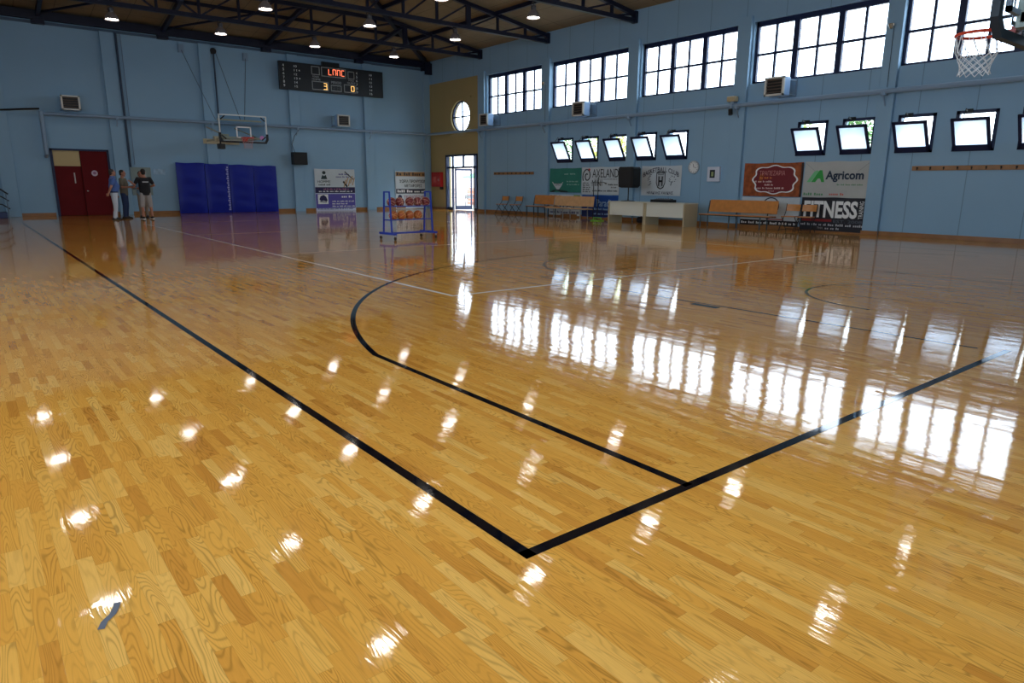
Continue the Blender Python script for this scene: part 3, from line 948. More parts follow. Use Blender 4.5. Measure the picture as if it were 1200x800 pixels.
# ------------------------------------------------------------------ basketball goals
RIMRED = mat('orange red rim paint', (205, 62, 40), .35)
PADDING = mat('dark teal board padding', (24, 40, 52), .55)
def goal(name, label, loc, rz, bw, bh, rim_out, near):
    """local: board in the plane y = 0 with its front facing -y; z 0 = floor"""
    o = thing(name, label, 'basketball hoop', loc, rz)
    z0 = 2.9; z1 = z0 + bh
    ch = .2 if near else .1
    build('backboard', MB().ext([(-bw / 2, z1), (-bw / 2, z0 + ch), (-bw / 2 + ch, z0), (bw / 2 - ch, z0), (bw / 2, z0 + ch), (bw / 2, z1)], -.008, .008), ACRYL, o)
    fr = MB()
    t = .045
    for a, b, c, d in ((-bw / 2 + ch, bw / 2 - ch, z0, z0 + t), (-bw / 2, bw / 2, z1 - t, z1), (-bw / 2, -bw / 2 + t, z0 + ch, z1), (bw / 2 - t, bw / 2, z0 + ch, z1)): fr.box(a, b, -.012, .03, c, d)
    build('board_frame', fr, mat('pale board frame', (208, 214, 214), .4), o)
    tg = MB()
    for a, b, c, d in ((-.295, .295, z0 + .15, z0 + .2), (-.295, .295, z0 + .55, z0 + .6), (-.295, -.245, z0 + .15, z0 + .6), (.245, .295, z0 + .15, z0 + .6)): tg.box(a, b, -.0105, -.0085, c, d)
    build('target_square', tg, WHITE, o)
    pd = MB()
    pr = [(-bw / 2 - .03, z0 + .34), (-bw / 2 - .03, z0 + .12), (-bw / 2 + .06, z0 - .035), (bw / 2 - .06, z0 - .035), (bw / 2 + .03, z0 + .12), (bw / 2 + .03, z0 + .34),
          (bw / 2 - .05, z0 + .34), (bw / 2 - .05, z0 + .14), (bw / 2 - .12, z0 + .035), (-bw / 2 + .12, z0 + .035), (-bw / 2 + .05, z0 + .14), (-bw / 2 + .05, z0 + .34)]
    if near:
        pr = [(-bw / 2 - .03, z1), (-bw / 2 - .03, z0 + .15), (-bw / 2 + .14, z0 - .035), (bw / 2 - .14, z0 - .035), (bw / 2 + .03, z0 + .15), (bw / 2 + .03, z1),
              (bw / 2 - .08, z1), (bw / 2 - .08, z0 + .17), (bw / 2 - .2, z0 + .06), (-bw / 2 + .2, z0 + .06), (-bw / 2 + .08, z0 + .17), (-bw / 2 + .08, z1)]
    k = len(pr) // 2
    vs = [(a, y, b) for y in (-.035, .045) for a, b in pr]; n = len(pr); fs = []
    for i in range(k - 1):
        j = n - 1 - i
        fs += [(i, i + 1, j - 1, j), (n + i, n + i + 1, n + j - 1, n + j), (i, i + 1, n + i + 1, n + i), (j, j - 1, n + j - 1, n + j)]
    fs += [(0, n - 1, 2 * n - 1, n), (k - 1, k, n + k, n + k - 1)]
    pd.add(vs, fs)
    build('bottom_padding', pd, PADDING if near else BLACKM, o)
    if not near:
        for sx in (-1, 1):
            for za, zb in ((z0 + .1, z0 + .24), (z1 - .2, z1 - .06)):
                lo_ = zb < z0 + .5
                build('corner_mark', MB().bar((sx * (bw / 2 - .24), -.014, zb if lo_ else zb), (sx * (bw / 2 - .07), -.014, za if not lo_ else za), .045, .012, (0, 1, 0)) if not lo_ else
                      MB().bar((sx * (bw / 2 - .24), -.014, za), (sx * (bw / 2 - .07), -.014, zb), .045, .012, (0, 1, 0)), BLACKM, o)
        cm = MB(); cm.tube([(bw / 2 - .23, -.0125, z0 + .19), (bw / 2 - .23, -.0085, z0 + .19)], .085, 16)
        build('round_sticker', cm, mat('pink board sticker', (196, 130, 190), .5), o)
    # rim
    rc = Vector((0, -rim_out, 3.05))
    rm = MB()
    rm.tube([rc + Vector((.235 * math.cos(2 * PI * i / 28), .235 * math.sin(2 * PI * i / 28), 0)) for i in range(28)], .016 if not near else .018, 8, True)
    build('rim', rm, RIMRED, o, smooth=True)
    bk = MB()
    bk.box(-.1, .1, -.06, -.015, 2.93, 3.07); bk.box(-.08, .08, -.2 if near else -.16, -.02, 3.02, 3.045)
    bk.bar((-.08, -.05, 2.95), (-.1, -.2, 3.04), .03); bk.bar((.08, -.05, 2.95), (.1, -.2, 3.04), .03)
    build('rim_bracket', bk, RIMRED, o)
    nt = MB(); lv = 7; ns = 12
    def npt(k, l):
        prof = [.232, .216, .198, .178, .162, .15, .152, .165]
        a = 2 * PI * (k + .5 * (l % 2)) / ns
        zz = [0, -.17, -.22, -.265, -.31, -.35, -.385, -.43] if near else [0, -.06, -.12, -.18, -.24, -.3, -.36, -.4]
        return rc + Vector((prof[l] * math.cos(a), prof[l] * math.sin(a), zz[l] - .012))
    for k in range(ns):
        for l in range(lv):
            s0 = 0 if l % 2 == 0 else 1
            nt.tube([npt(k, l), npt(k, l + 1)], .0045 if near else .003, 5)
            nt.tube([npt(k, l), npt(k - 1 + s0 * 2, l + 1)], .0045 if near else .003, 5)
    if near or True: build('net', nt, mat('white net cord', (226, 232, 236), .7) if near else mat('grey pink net cord', (196, 150, 150), .7), o)
    return o
STEELW = mat('pale grey goal steel', (168, 180, 172), .45, .2)
# near goal: seen from behind, front faces the far end
G = goal('basketball_hoop', 'near basketball hoop with white net, seen from behind its dark padded board', (9.47, 2.86, 0), PI, 1.66, 1.05, .4, True)
bs = MB()
bs.box(-.68, .68, .035, .085, 3.12, 3.17); bs.box(-.68, .68, .035, .085, 3.75, 3.8); bs.box(-.68, -.62, .035, .085, 3.12, 3.8); bs.box(.62, .68, .035, .085, 3.12, 3.8)
build('rear_frame', bs, mat('pale blue goal steel', (150, 170, 190), .45), G)
bs = MB(); bs.box(-.36, -.22, .05, .3, 3.0, 3.85); bs.box(.22, .36, .05, .3, 3.0, 3.85); bs.box(-.36, .36, .09, .2, 3.05, 3.15)
build('carrier', bs, STEELW, G)
bs = MB()
for s in (-1, 1):
    bs.bar((s * .29, .28, 3.75), (s * .29, 3.83, 3.75), .1); bs.bar((s * .29, .28, 3.1), (s * .29, 3.83, 3.1), .1)
    bs.bar((s * .29, .4, 3.12), (s * .29, 3.7, 3.72), .06)
bs.box(-.6, .6, 3.75, 3.82, 2.9, 3.95)
build('wall_arm', bs, STEELW, G)
# far goal
G = goal('basketball_hoop', 'far basketball hoop with clear board hung from the scoreboard wall', (9.27, 29.0, 0), 0, 1.88, 1.04, .42, False)
bs = MB(); bs.box(-.95, .75, .04, .12, 3.02, 3.1); bs.box(-.95, .75, .04, .12, 3.7, 3.76)
build('carrier', bs, mat('beige goal steel', (190, 180, 150), .5), G)
bs = MB()
bl = B - 29.0 - .15
for x in (-.62, .55):
    bs.bar((x, .1, 3.05), (x, bl, 3.05), .08); bs.bar((x, .14, 3.1), (x, bl, 3.62), .04)
bs.bar((-.62, 1.4, 3.05), (.55, 1.4, 3.05), .06); bs.bar((-.62, .1, 3.05), (.55, bl, 3.05), .04)
bs.box(-.8, .7, bl, B - 29 - .145 + .003, 2.93, 3.14)
bs.box(-.74, -.5, .3, .6, 2.96, 3.2); bs.box(-.72, -.52, 1.5, 1.75, 2.98, 3.18)
build('swing_arm', bs, mat('beige goal steel', (190, 180, 150), .5), G)
bs = MB(); bs.box(-.93, -.7, .2, .5, 2.62, 2.82); bs.bar((-.85, .3, 2.8), (-.85, .3, 3.05), .05)
build('winch_box', bs, BLACKM, G)
for (x, z, bx_, bz) in ((7.95, 6.65, -1.02, 3.72), (9.3, 6.72, -.05, 3.72), (10.55, 6.6, .1, 3.72)):
    cb = MB(); cb.tube([(x - 9.27, B - 29.0 - .06, z), (bx_, .1, bz)], .013, 6)
    build('guy_cable', cb, mat('steel cable', (70, 88, 104), .5), G)
    if x == 9.3: continue
    cb = MB(); cb.box(x - 9.27 - .1, x - 9.27 + .1, B - 29.0 - .1, B - 29.0 - .003, z - .12, z + .2)
    build('cable_anchor', cb, PIPE, G)

# ------------------------------------------------------------------ blue mats on the end wall
MATB = mat('royal blue vinyl', (12, 30, 140), .4, 0, .3, .12, 2)
msp = [(7.27, 8.4), (8.42, 9.4), (9.42, 10.46), (10.48, 11.5)]
mlab = ['blue gym mat on the end wall, the one nearest the four men', 'blue gym mat second from the men, with a pale stripe down its edge', 'blue gym mat third from the men, right of the striped one', 'blue gym mat at the end of the row nearest the purple banner']
for i, (a, b) in enumerate(msp):
    o = thing('gym_mat', mlab[i], 'mat', ((a + b) / 2, B - .145, 0), 0, 'blue mats along the end wall')
    w_ = b - a; nx, nz = 10, 22; vs = []; fs = []
    rr = random.Random(i + 3); ph = [rr.uniform(0, 6) for _ in range(4)]
    hh = 2.11 - .02 * i
    for yy in (0, 1):
        for jz in range(nz + 1):
            for ix in range(nx + 1):
                u = ix / nx; v = jz / nz
                bul = (1 - (2 * u - 1) ** 4) * (1 - (2 * v - 1) ** 6)
                wr = .012 * math.sin(v * 26 + ph[0] + u * 2) * math.sin(u * 3.1) + .008 * math.sin(v * 11 + u * 5 + ph[1])
                vs.append((-w_ / 2 + u * w_, -.06 - (.05 + wr) * bul if yy == 0 else -.002 , .01 + v * hh + .012 * math.sin(u * 7 + ph[2]) * v))
    n1 = (nx + 1) * (nz + 1)
    for jz in range(nz):
        for ix in range(nx):
            q = jz * (nx + 1) + ix
            fs += [(q, q + 1, q + nx + 2, q + nx + 1), (n1 + q, n1 + q + nx + 1, n1 + q + nx + 2, n1 + q + 1)]
    bd = [k for k in range(nx + 1)] + [(nx + 1) * j + nx for j in range(1, nz + 1)] + [(nx + 1) * nz + k for k in range(nx - 1, -1, -1)] + [(nx + 1) * j for j in range(nz - 1, 0, -1)]
    for k in range(len(bd)):
        p_, q_ = bd[k], bd[(k + 1) % len(bd)]
        fs.append((p_, n1 + p_, n1 + q_, q_))
    build('vinyl_cover', MB().add(vs, fs), MATB, o, smooth=True)
    if i == 1:
        st = MB()
        for k in range(20): st.box(w_ / 2 - .13 + .03 * (k % 2), w_ / 2 - .045, -.125, -.1, .12 + k * .095, .185 + k * .095)
        build('edge_lettering', st, mat('pale lilac print', (164, 166, 214), .4), o)

# ------------------------------------------------------------------ banners
class Banner:
    def __init__(s, label, loc, rz, w, h, m, seed=0, sag=.012, cat='banner', group='banners on the walls'):
        s.o = thing('wall_banner', label, cat, loc, rz, group)
        s.w, s.h = w, h; r = random.Random(seed)
        s.ph = [r.uniform(0, 6.28) for _ in range(4)]; s.sag = sag
        nx, ny = 24, 14; vs = []; fs = []
        for side in (0, 1):
            for j in range(ny + 1):
                for i in range(nx + 1):
                    x = -w / 2 + w * i / nx; z = h * j / ny
                    vs.append((x, s.y(x, z) + side * .003, z - (.018 * math.sin(PI * i / nx * 2) ** 2 * (j / ny) ** 3 * sag * 60)))
        n1 = (nx + 1) * (ny + 1)
        for j in range(ny):
            for i in range(nx):
                q = j * (nx + 1) + i
                fs += [(q, q + 1, q + nx + 2, q + nx + 1), (n1 + q, n1 + q + nx + 1, n1 + q + nx + 2, n1 + q + 1)]
        s.cloth = build('banner_cloth', MB().add(vs, fs), m, s.o, smooth=True)
    def y(s, x, z):
        u = x / s.w + .5; v = z / s.h
        return -.03 - s.sag * (math.sin(u * 5 + v * 3 + s.ph[0]) * .5 + math.sin(v * 5 - u * 4 + s.ph[1]) * .35 + math.sin(u * 11 + s.ph[2]) * .15)
    def part(s, name, mb, m):
        if len(mb.marks) < 2: return build(name, mb, m, s.o)
        cuts = [(0, 0)] + [q for q in mb.marks if q != (0, 0)] + [(len(mb.v), len(mb.f))]      # each line of writing a part of its own
        for (v0, f0), (v1, f1) in zip(cuts, cuts[1:]):
            if f1 == f0: continue
            q = MB(); q.v = mb.v[v0:v1]; q.f = [[i - v0 for i in f] for f in mb.f[f0:f1]]; q.mi = [0] * len(q.f)
            build(name, q, m, s.o)
    def patch(s, name, x0, x1, z0, z1, m, depth=.002, n=12):
        vs = []; fs = []
        for j in range(n + 1):
            for i in range(n + 1):
                x = x0 + (x1 - x0) * i / n; z = z0 + (z1 - z0) * j / n
                vs.append((x, s.y(x, z) - depth, z))
        for j in range(n):
            for i in range(n):
                q = j * (n + 1) + i; fs.append((q, q + 1, q + n + 2, q + n + 1))
        return s.part(name, MB().add(vs, fs), m)

def rwb(y0, y1, z0, d=0): return (W - .008 - d, (y0 + y1) / 2, z0), RW, abs(y1 - y0)
INK = mat('black banner ink', (20, 20, 24), .6)
WHT = mat('white banner cloth', (196, 204, 208), .6, 0, .3, .05, 2)
WINK = mat('white banner ink', (232, 232, 230), .6)
GREYB = mat('grey white banner cloth', (176, 178, 174), .6, 0, .3, .06, 2)

# green one
l, r_, w_ = rwb(20.44, 22.36, 0)
b = Banner('green banner with a white cup motif, beside the mustard wall end', (l[0], l[1], 1.0), r_, w_, .98, mat('green banner cloth', (52, 122, 108), .6, 0, .3, .1, 2), 1)
m_ = MB(); flat(m_, [(-.8, .42), (-.74, .42), (-.7, .36), (-.1 - .1, .36), (-.16, .42), (-.12, .42), (-.22, .26), (-.36, .12), (-.5, .12), (-.66, .26)], b.y, .003)
b.part('cup_motif', m_, WHT)
m_ = MB(); text(m_, 'TOPIO', -.66, -.27, .27, .37, b.y, .012); b.part('lettering', m_, INK)
m_ = MB(); flat(m_, [(-.9, .0), (0.25, .0), (.1, .06), (-.3, .11), (-.7, .1), (-.9, .03)], b.y, .003); b.part('dark_swoosh', m_, mat('dark green ink', (20, 42, 44), .6))
m_ = MB(); dashes(m_, -.05, .25, .72, .05, b.y, 2); dashes(m_, .3, .62, .72, .05, b.y, 5); dashes(m_, .1, .8, .42, .05, b.y, 3); dashes(m_, .1, .85, .3, .05, b.y, 4); b.part('small_lettering', m_, mat('pale green ink', (150, 190, 180), .6))
# AXELAND
l, r_, w_ = rwb(18.36, 20.4, 0)
b = Banner('white banner reading AXELAND with a black spiral logo', (l[0], l[1], .94), r_, w_, 1.06, WHT, 2)
m_ = MB(); text(m_, 'AXELAND', -.42, .98, .66, .98, b.y, .012)
b.part('lettering', m_, INK); m_ = MB()
sp_ = [(-.72 + (.05 + .024 * t) * math.cos(t * 1.1 + 1), (.03 * 0), .72 + (.05 + .024 * t) * 1.25 * math.sin(t * 1.1 + 1)) for t in [i * .25 for i in range(34)]]
sp_ = [(x, b.y(x, z) - .004, z) for x, _, z in sp_]
m_.tube(sp_, .022, 6)
b.part('spiral_logo', m_, INK)
m_ = MB(); m_.ell((-.62, b.y(-.62, .98) - .002, .96), (.06, .004, .05)); b.part('red_dot', m_, mat('red ink', (190, 50, 44), .6))
m_ = MB(); text(m_, 'MINI', -.42, .12, .33, .56, b.y, .012)
for k in range(5): dashes(m_, -.95, -.52, .42 - k * .085, .055, b.y, 10 + k)
dashes(m_, .45, .95, .36, .055, b.y, 20); dashes(m_, .6, .95, .26, .045, b.y, 21); dashes(m_, -.4, .95, .12, .06, b.y, 22); dashes(m_, -.3, .9, .58, .03, b.y, 24)
b.part('small_lettering', m_, INK)
# blue one under it
l, r_, w_ = rwb(18.38, 20.36, 0)
b = Banner('blue banner with white lettering hung low under the AXELAND banner', (l[0] + .004, l[1], .06), r_, w_, .86, mat('blue banner cloth', (28, 74, 150), .6, 0, .3, .08, 2), 3)
m_ = MB(); text(m_, 'Paradise', -.15, .9, .42, .7, b.y, .012, bold=.01); dashes(m_, -.3, .9, .28, .08, b.y, 3); dashes(m_, -.3, .9, .1, .07, b.y, 4); b.part('lettering', m_, mat('pale blue ink', (150, 186, 224), .6))
b.patch('dark_wave', -.98, .98, .02, .3, mat('dark blue ink', (22, 40, 92), .6), .0015)
# white one behind the benches
l, r_, w_ = rwb(20.42, 22.38, 0)
b = Banner('white banner with dark lettering, low behind the long wooden bench', (l[0] + .004, l[1], .06), r_, w_, .86, WHT, 4)
m_ = MB(); dashes(m_, -.9, .9, .7, .12, b.y, 5); text(m_, 'ATLAS', -.7, .6, .28, .6, b.y, .012); dashes(m_, -.9, .9, .08, .09, b.y, 6); b.part('lettering', m_, mat('navy ink', (30, 38, 92), .6))
m_ = MB(); flat(m_, [(.55, .7), (.95, .7), (.95, .84), (.55, .84)], b.y); b.part('green_patch', m_, mat('lime ink', (120, 160, 60), .6))
# BASKETBALL CLUB
l, r_, w_ = rwb(15.5, 17.2, 0)
b = Banner('white banner reading BASKETBALL CLUB in an arch over a black crest', (l[0], l[1], .95), r_, w_ + .1, 1.05, WHT, 5)
m_ = MB(); text(m_, 'BASKETBALL CLUB', -.82, .8, .84, 1.0, b.y, .012, arc=.2, bold=.012)
text(m_, 'ΗΡΑΚΛΗΣ ΧΑΛΚΗΣ', -.62, .6, .05, .15, b.y, .012, bold=.01)
b.part('lettering', m_, mat('dark purple ink', (42, 38, 62), .6))
m_ = MB()
shp = [(-.2, .82), (0, .85), (.2, .82), (.21, .45), (.14, .28), (0, .22), (-.14, .28), (-.21, .45)]
ring_poly(m_, shp, [(a * .84, .53 + (c - .53) * .86) for a, c in shp], b.y, .004)
text(m_, 'H', -.1, .1, .34, .68, b.y, .012, bold=.03); m_.ext([(-.14, .74), (.14, .74), (.14, .77), (-.14, .77)], b.y(0, .75) - .005, b.y(0, .75))
b.part('crest', m_, INK)
m_ = MB(); flat(m_, [(-.13, .3), (.13, .3), (.15, .72), (-.15, .72)], b.y, .002); b.part('crest_field', m_, mat('pale crest grey', (168, 174, 178), .6))
m_ = MB()
for k in range(9):
    t = k / 9 * 2 * PI
    x, z = .5 + .13 * math.cos(t), .57 + .1 * math.sin(t)
    m_.bar((x, b.y(x, z) - .004, z), (x + .05 * math.cos(t * 2.3), b.y(x, z) - .004, z + .05 * math.sin(t * 1.7)), .02, .008, (0, 1, 0))
for k in range(7):
    z = .36 + k * .06; x = -.52 + .05 * math.sin(k * 1.3)
    m_.bar((x - .05, b.y(x, z) - .004, z), (x + .05, b.y(x, z) - .004, z + .03), .02, .008, (0, 1, 0))
m_.bar((.46, b.y(.5, .4) - .004, .36), (.5, b.y(.5, .4) - .004, .5), .03, .008, (0, 1, 0))
b.part('line_drawing', m_, mat('grey ink', (84, 92, 104), .6))

# ornate red
l, r_, w_ = rwb(10.97, 12.96, 0)
b = Banner('orange brown banner with an ornate white edged dark red medallion', (l[0], l[1], 1.0), r_, w_, 1.02, mat('orange brown banner cloth', (150, 78, 42), .6, 0, .3, .35, 7), 6)
def medal(k):
    out = []
    for i in range(96):
        t = 2 * PI * i / 96
        c_, s_ = math.cos(t), math.sin(t)
        r2 = (abs(c_) ** 5 + abs(s_) ** 5) ** (-1 / 5)
        r2 = min(r2, 1.18) * (1 + .06 * math.cos(8 * t) + .04 * math.cos(4 * t))
        out.append((.08 + .66 * k * r2 * c_, .51 + .38 * (k if k > .95 else k - .02) * r2 * s_))
    return out
m_ = MB(); flat(m_, medal(1.0), b.y, .0035); b.part('medallion', m_, mat('dark red ink', (112, 24, 34), .6))
m_ = MB(); ring_poly(m_, medal(1.07), medal(.99), b.y, .006); b.part('medallion_border', m_, WINK)
m_ = MB(); text(m_, 'ΤΡΑΠΕΖΑΡΙΑ', -.44, .42, .64, .78, b.y, .012); b.part('lettering', m_, mat('dusty pink ink', (196, 128, 124), .6))
m_ = MB(); dashes(m_, -.42, .4, .54, .055, b.y, 3, .006); b.part('orange_lettering', m_, mat('orange ink', (214, 120, 60), .6))
m_ = MB(); dashes(m_, -.62, .62, .43, .05, b.y, 4, .006); dashes(m_, -.24, .2, .33, .05, b.y, 5, .006); dashes(m_, -.56, .5, .23, .05, b.y, 6, .006); dashes(m_, -.1, .1, .15, .03, b.y, 7, .006); b.part('small_lettering', m_, mat('pale pink ink', (222, 188, 182), .6))
b.patch('dark_end_band', .93, .995, .0, 1.0, mat('dark brown ink', (44, 28, 26), .6), .002)
# white with round logo
l, r_, w_ = rwb(10.98, 12.98, 0)
b = Banner('white banner with a round black logo, low behind the bench and chairs', (l[0] + .004, l[1], .1), r_, w_, .88, WHT, 7)
m_ = MB()
cir = [(.05 + .29 * math.cos(2 * PI * k / 40), .62 + .26 * math.sin(2 * PI * k / 40)) for k in range(40)]
ring_poly(m_, cir, [(.05 + (a - .05) * .86, .62 + (c - .62) * .86) for a, c in cir], b.y, .004)
flat(m_, [(.05 + (a - .05) * .62, .6 + (c - .62) * .5) for a, c in cir], b.y, .004)
b.part('round_logo', m_, mat('dark blue grey ink', (52, 56, 74), .6))
b.patch('dark_footer', -1.0, 1.0, .0, .17, INK)
m_ = MB(); dashes(m_, -.95, .95, .05, .07, b.y, 11, .005); b.part('footer_lettering', m_, WINK)
b.patch('red_rule', -.1, .5, .19, .22, mat('red ink', (190, 50, 44), .6))
# Agricom
l, r_, w_ = rwb(9.0, 10.93, 0)
b = Banner('pale grey banner reading Agricom with a green leaf letter logo', (l[0], l[1], 1.0), r_, w_, 1.03, GREYB, 8, .02)
m_ = MB(); text(m_, 'Agricom', -.3, .8, .44, .76, b.y, .014, bold=.03); b.part('lettering', m_, mat('navy teal ink', (24, 44, 66), .6))
m_ = MB(); flat(m_, [(-.5, .78), (-.42, .78), (-.33, .44), (-.42, .44), (-.46, .54), (-.53, .54), (-.6, .44), (-.72, .44)], b.y, .005); b.part('logo', m_, mat('bright green ink', (44, 150, 62), .6))
m_ = MB(); flat(m_, [(-.86, .44), (-.74, .44), (-.52, .74), (-.56, .78), (-.66, .74)], b.y, .004); b.part('logo_leaf', m_, mat('light green ink', (110, 186, 130), .6))
m_ = MB(); dashes(m_, .05, .8, .35, .04, b.y, 3); dashes(m_, -.92, -.2, .06, .075, b.y, 5); b.part('green_lettering', m_, mat('grey green ink', (84, 138, 96), .6))
m_ = MB(); dashes(m_, -.15, .3, .07, .065, b.y, 6); b.part('red_lettering', m_, mat('brick red ink', (190, 88, 70), .6))
m_ = MB()
for s in (-1, 1): m_.tube([(s * .93, b.y(s * .93, .98) - .003, .98), (s * .6, b.y(s * .6, .72) - .003, .72)], .004, 4)
b.part('fold_crease', m_, mat('grey crease', (120, 122, 120), .6))
# FITNESS
l, r_, w_ = rwb(8.98, 10.92, 0)
b = Banner('black banner reading FITNESS in big white capitals', (l[0] + .002, l[1], .04), r_, w_, .97, mat('black banner cloth', (24, 24, 34), .6), 9)
m_ = MB(); text(m_, 'FITNESS', -.88, .72, .38, .87, b.y, .012, bold=.035); text(m_, 'TRAINING', .76, .88, .38, .87, b.y, .012, vert=True)
b.part('lettering', m_, WINK)
b.patch('red_bar', -.92, .0, .27, .34, mat('red bar ink', (140, 26, 30), .6), .004)
m_ = MB(); text(m_, 'EST. 2008', .06, .88, .25, .33, b.y, .012); b.part('date_lettering', m_, mat('grey ink', (120, 120, 126), .6))
m_ = MB(); dashes(m_, -.94, .92, .15, .065, b.y, 7); text(m_, 'ΤΗΛ.', -.42, -.22, .05, .11, b.y); dashes(m_, -.18, .3, .05, .06, b.y, 8); b.part('small_lettering', m_, mat('pale grey ink', (176, 176, 180), .6))

# end wall banners
b = Banner('white and purple banner with a sneaker photo, low on the end wall', (14.42, B - .02, 0.0), 0, 2.08, 1.98, mat('lilac banner cloth', (196, 204, 226), .6, 0, .3, .05, 2), 10)
b.patch('white_panel', -1.03, 1.03, 1.12, 1.97, WHT)
b.patch('dark_strip', -1.03, 1.03, .84, 1.12, mat('dark indigo ink', (28, 22, 72), .6), .003)
b.patch('purple_panel', -1.02, 1.02, .12, .8, mat('purple ink', (84, 76, 162), .6), .003)
b.patch('white_square', -.92, -.4, .32, .78, WINK, .005)
m_ = MB(); flat(m_, [(-.85, .55), (-.78, .7), (-.62, .75), (-.5, .66), (-.44, .5), (-.5, .42), (-.62, .48), (-.78, .46)], b.y, .008); flat(m_, [(-.83, .42), (-.48, .38), (-.5, .41), (-.8, .46)], b.y, .008); b.part('shoe_picture', m_, mat('dark indigo ink', (28, 22, 72), .6))
m_ = MB(); text(m_, 'HOMME', -.9, -.25, 1.32, 1.44, b.y, .012); dashes(m_, -.85, -.25, 1.2, .07, b.y, 2, .005); b.part('lettering', m_, INK)
m_ = MB(); m_.ell((-.56, b.y(-.56, 1.8) - .004, 1.8), (.09, .005, .08)); flat(m_, [(-.72, 1.5), (-.4, 1.5), (-.47, 1.7), (-.56, 1.64), (-.64, 1.7)], b.y, .005); b.part('figure_logo', m_, mat('dark green ink', (38, 62, 58), .6))
m_ = MB()
for k, q in enumerate([(.45, 1.2), (.56, 1.3), (.68, 1.25), (.8, 1.38), (.9, 1.3)]): m_.bar((q[0], b.y(*q) - .005, q[1] - .08), (q[0] + .12, b.y(*q) - .005, q[1] + .28), .05, .006, (0, 1, 0))
b.part('shoe_stripes', m_, mat('tan print ink', (176, 140, 96), .6))
m_ = MB(); m_.bar((.42, b.y(.5, 1.3) - .006, 1.4), (.62, b.y(.5, 1.2) - .006, 1.14), .09, .006, (0, 1, 0)); m_.bar((.52, b.y(.6, 1.8) - .006, 1.86), (.95, b.y(.9, 1.5) - .006, 1.5), .05, .006, (0, 1, 0)); b.part('shoe_outline', m_, INK)
m_ = MB(); dashes(m_, .2, .85, 1.7, .07, b.y, 5, .005); dashes(m_, .05, .75, 1.58, .07, b.y, 6, .005); b.part('violet_lettering', m_, mat('violet ink', (70, 56, 130), .6))
m_ = MB(); dashes(m_, -.62, .7, 1.0, .06, b.y, 7, .006); b.part('rose_lettering', m_, mat('rose ink', (190, 120, 150), .6))
m_ = MB(); dashes(m_, -.85, .88, .89, .07, b.y, 8, .006); dashes(m_, .3, 1.0, .62, .1, b.y, 9, .006); dashes(m_, -.2, .98, .42, .06, b.y, 10, .006); dashes(m_, -.2, .6, .3, .06, b.y, 11, .006); dashes(m_, -.2, 1.0, .18, .06, b.y, 12, .006); b.part('pale_lettering', m_, WINK)
m_ = MB(); dashes(m_, -.95, .95, .06, .05, b.y, 14, .004); b.part('footer_lettering', m_, mat('slate ink', (60, 74, 110), .6))

b = Banner('white banner with a brown heading, on the end wall behind the ball rack', (18.76, B - .02, 0.02), 0, 2.06, 1.92, WHT, 11, group='banners on the walls')
b.patch('brown_heading', -1.0, 1.0, 1.66, 1.88, mat('brown heading ink', (150, 112, 66), .6))
m_ = MB(); dashes(m_, -.95, .95, 1.7, .15, b.y, 3, .005); b.part('heading_lettering', m_, mat('dark brown ink', (44, 28, 26), .6))
m_ = MB(); text(m_, 'ΧΩΡΙΑ ΠΡΟΨΥΧΩΝ', -.8, .8, 1.33, 1.49, b.y, .012, bold=.02); text(m_, 'ΜΕΤΑΦΟΡΕΣ', -.5, .55, 1.1, 1.26, b.y, .012, bold=.02); b.part('lettering', m_, INK)
b.patch('dark_strip', -1.0, 1.0, .78, 1.02, mat('dark slate ink', (38, 40, 56), .6), .003)
m_ = MB(); dashes(m_, -.92, .0, .84, .13, b.y, 5, .006); dashes(m_, .08, .42, .84, .1, b.y, 6, .006); dashes(m_, .5, .95, .84, .1, b.y, 7, .006); b.part('strip_lettering', m_, WINK)
m_ = MB(); text(m_, 'ΤΕΧΝΟΣΤΗΜΑ', -.55, .9, .52, .68, b.y, .012, bold=.01); b.part('red_lettering', m_, mat('red violet ink', (150, 50, 84), .6))
m_ = MB(); m_.lathe([(.12, -.003), (.12, .003)], 24); m_.xf(Matrix.Translation((-.78, b.y(-.78, .6) - .004, .6)) @ Matrix.Rotation(PI / 2, 4, 'X')); b.part('round_logo', m_, mat('dark indigo ink', (28, 22, 72), .6))
b.patch('brown_patch', -1.0, -.45, .02, .16, SKIRT, .003)
m_ = MB(); dashes(m_, -.9, .9, .34, .07, b.y, 9); dashes(m_, -.9, .9, .2, .06, b.y, 12); b.part('small_lettering', m_, mat('blue grey ink', (110, 124, 160), .6))

# ------------------------------------------------------------------ small things on the walls
o = thing('wall_clock', 'round white wall clock beside the BASKETBALL CLUB banner', 'clock', (W - .004, 14.95, 1.93), RW)
build('rim', MB().lathe([(.2, 0), (.22, -.0), (.22, .05), (.19, .05), (.19, .03)], 28, cap=False).xf(Matrix.Rotation(PI / 2, 4, 'X')), mat('silver clock rim', (186, 192, 196), .3, .4), o, smooth=True)
build('dial', MB().lathe([(.195, 0), (.195, .032)], 28).xf(Matrix.Rotation(PI / 2, 4, 'X')), WHITE, o)
hd = MB(); hd.bar((0, -.037, 0), (-.03, -.037, .11), .014, .004, (0, 1, 0)); hd.bar((0, -.038, 0), (.12, -.038, -.03), .01, .004, (0, 1, 0))
for k in range(12):
    t = 2 * PI * k / 12; hd.bar((.15 * math.cos(t), -.035, .15 * math.sin(t)), (.175 * math.cos(t), -.035, .175 * math.sin(t)), .012, .004, (0, 1, 0))
build('clock_hands', hd, INK, o)
o = thing('control_panel', 'white wall panel with a small dark display, right of the clock', 'control panel', (W - .003, 14.1, 1.45), RW)
build('casing', MB().box(-.24, .24, -.1, 0, 0, .48), mat('white panel plastic', (206, 212, 226), .4), o, bevel=.015)
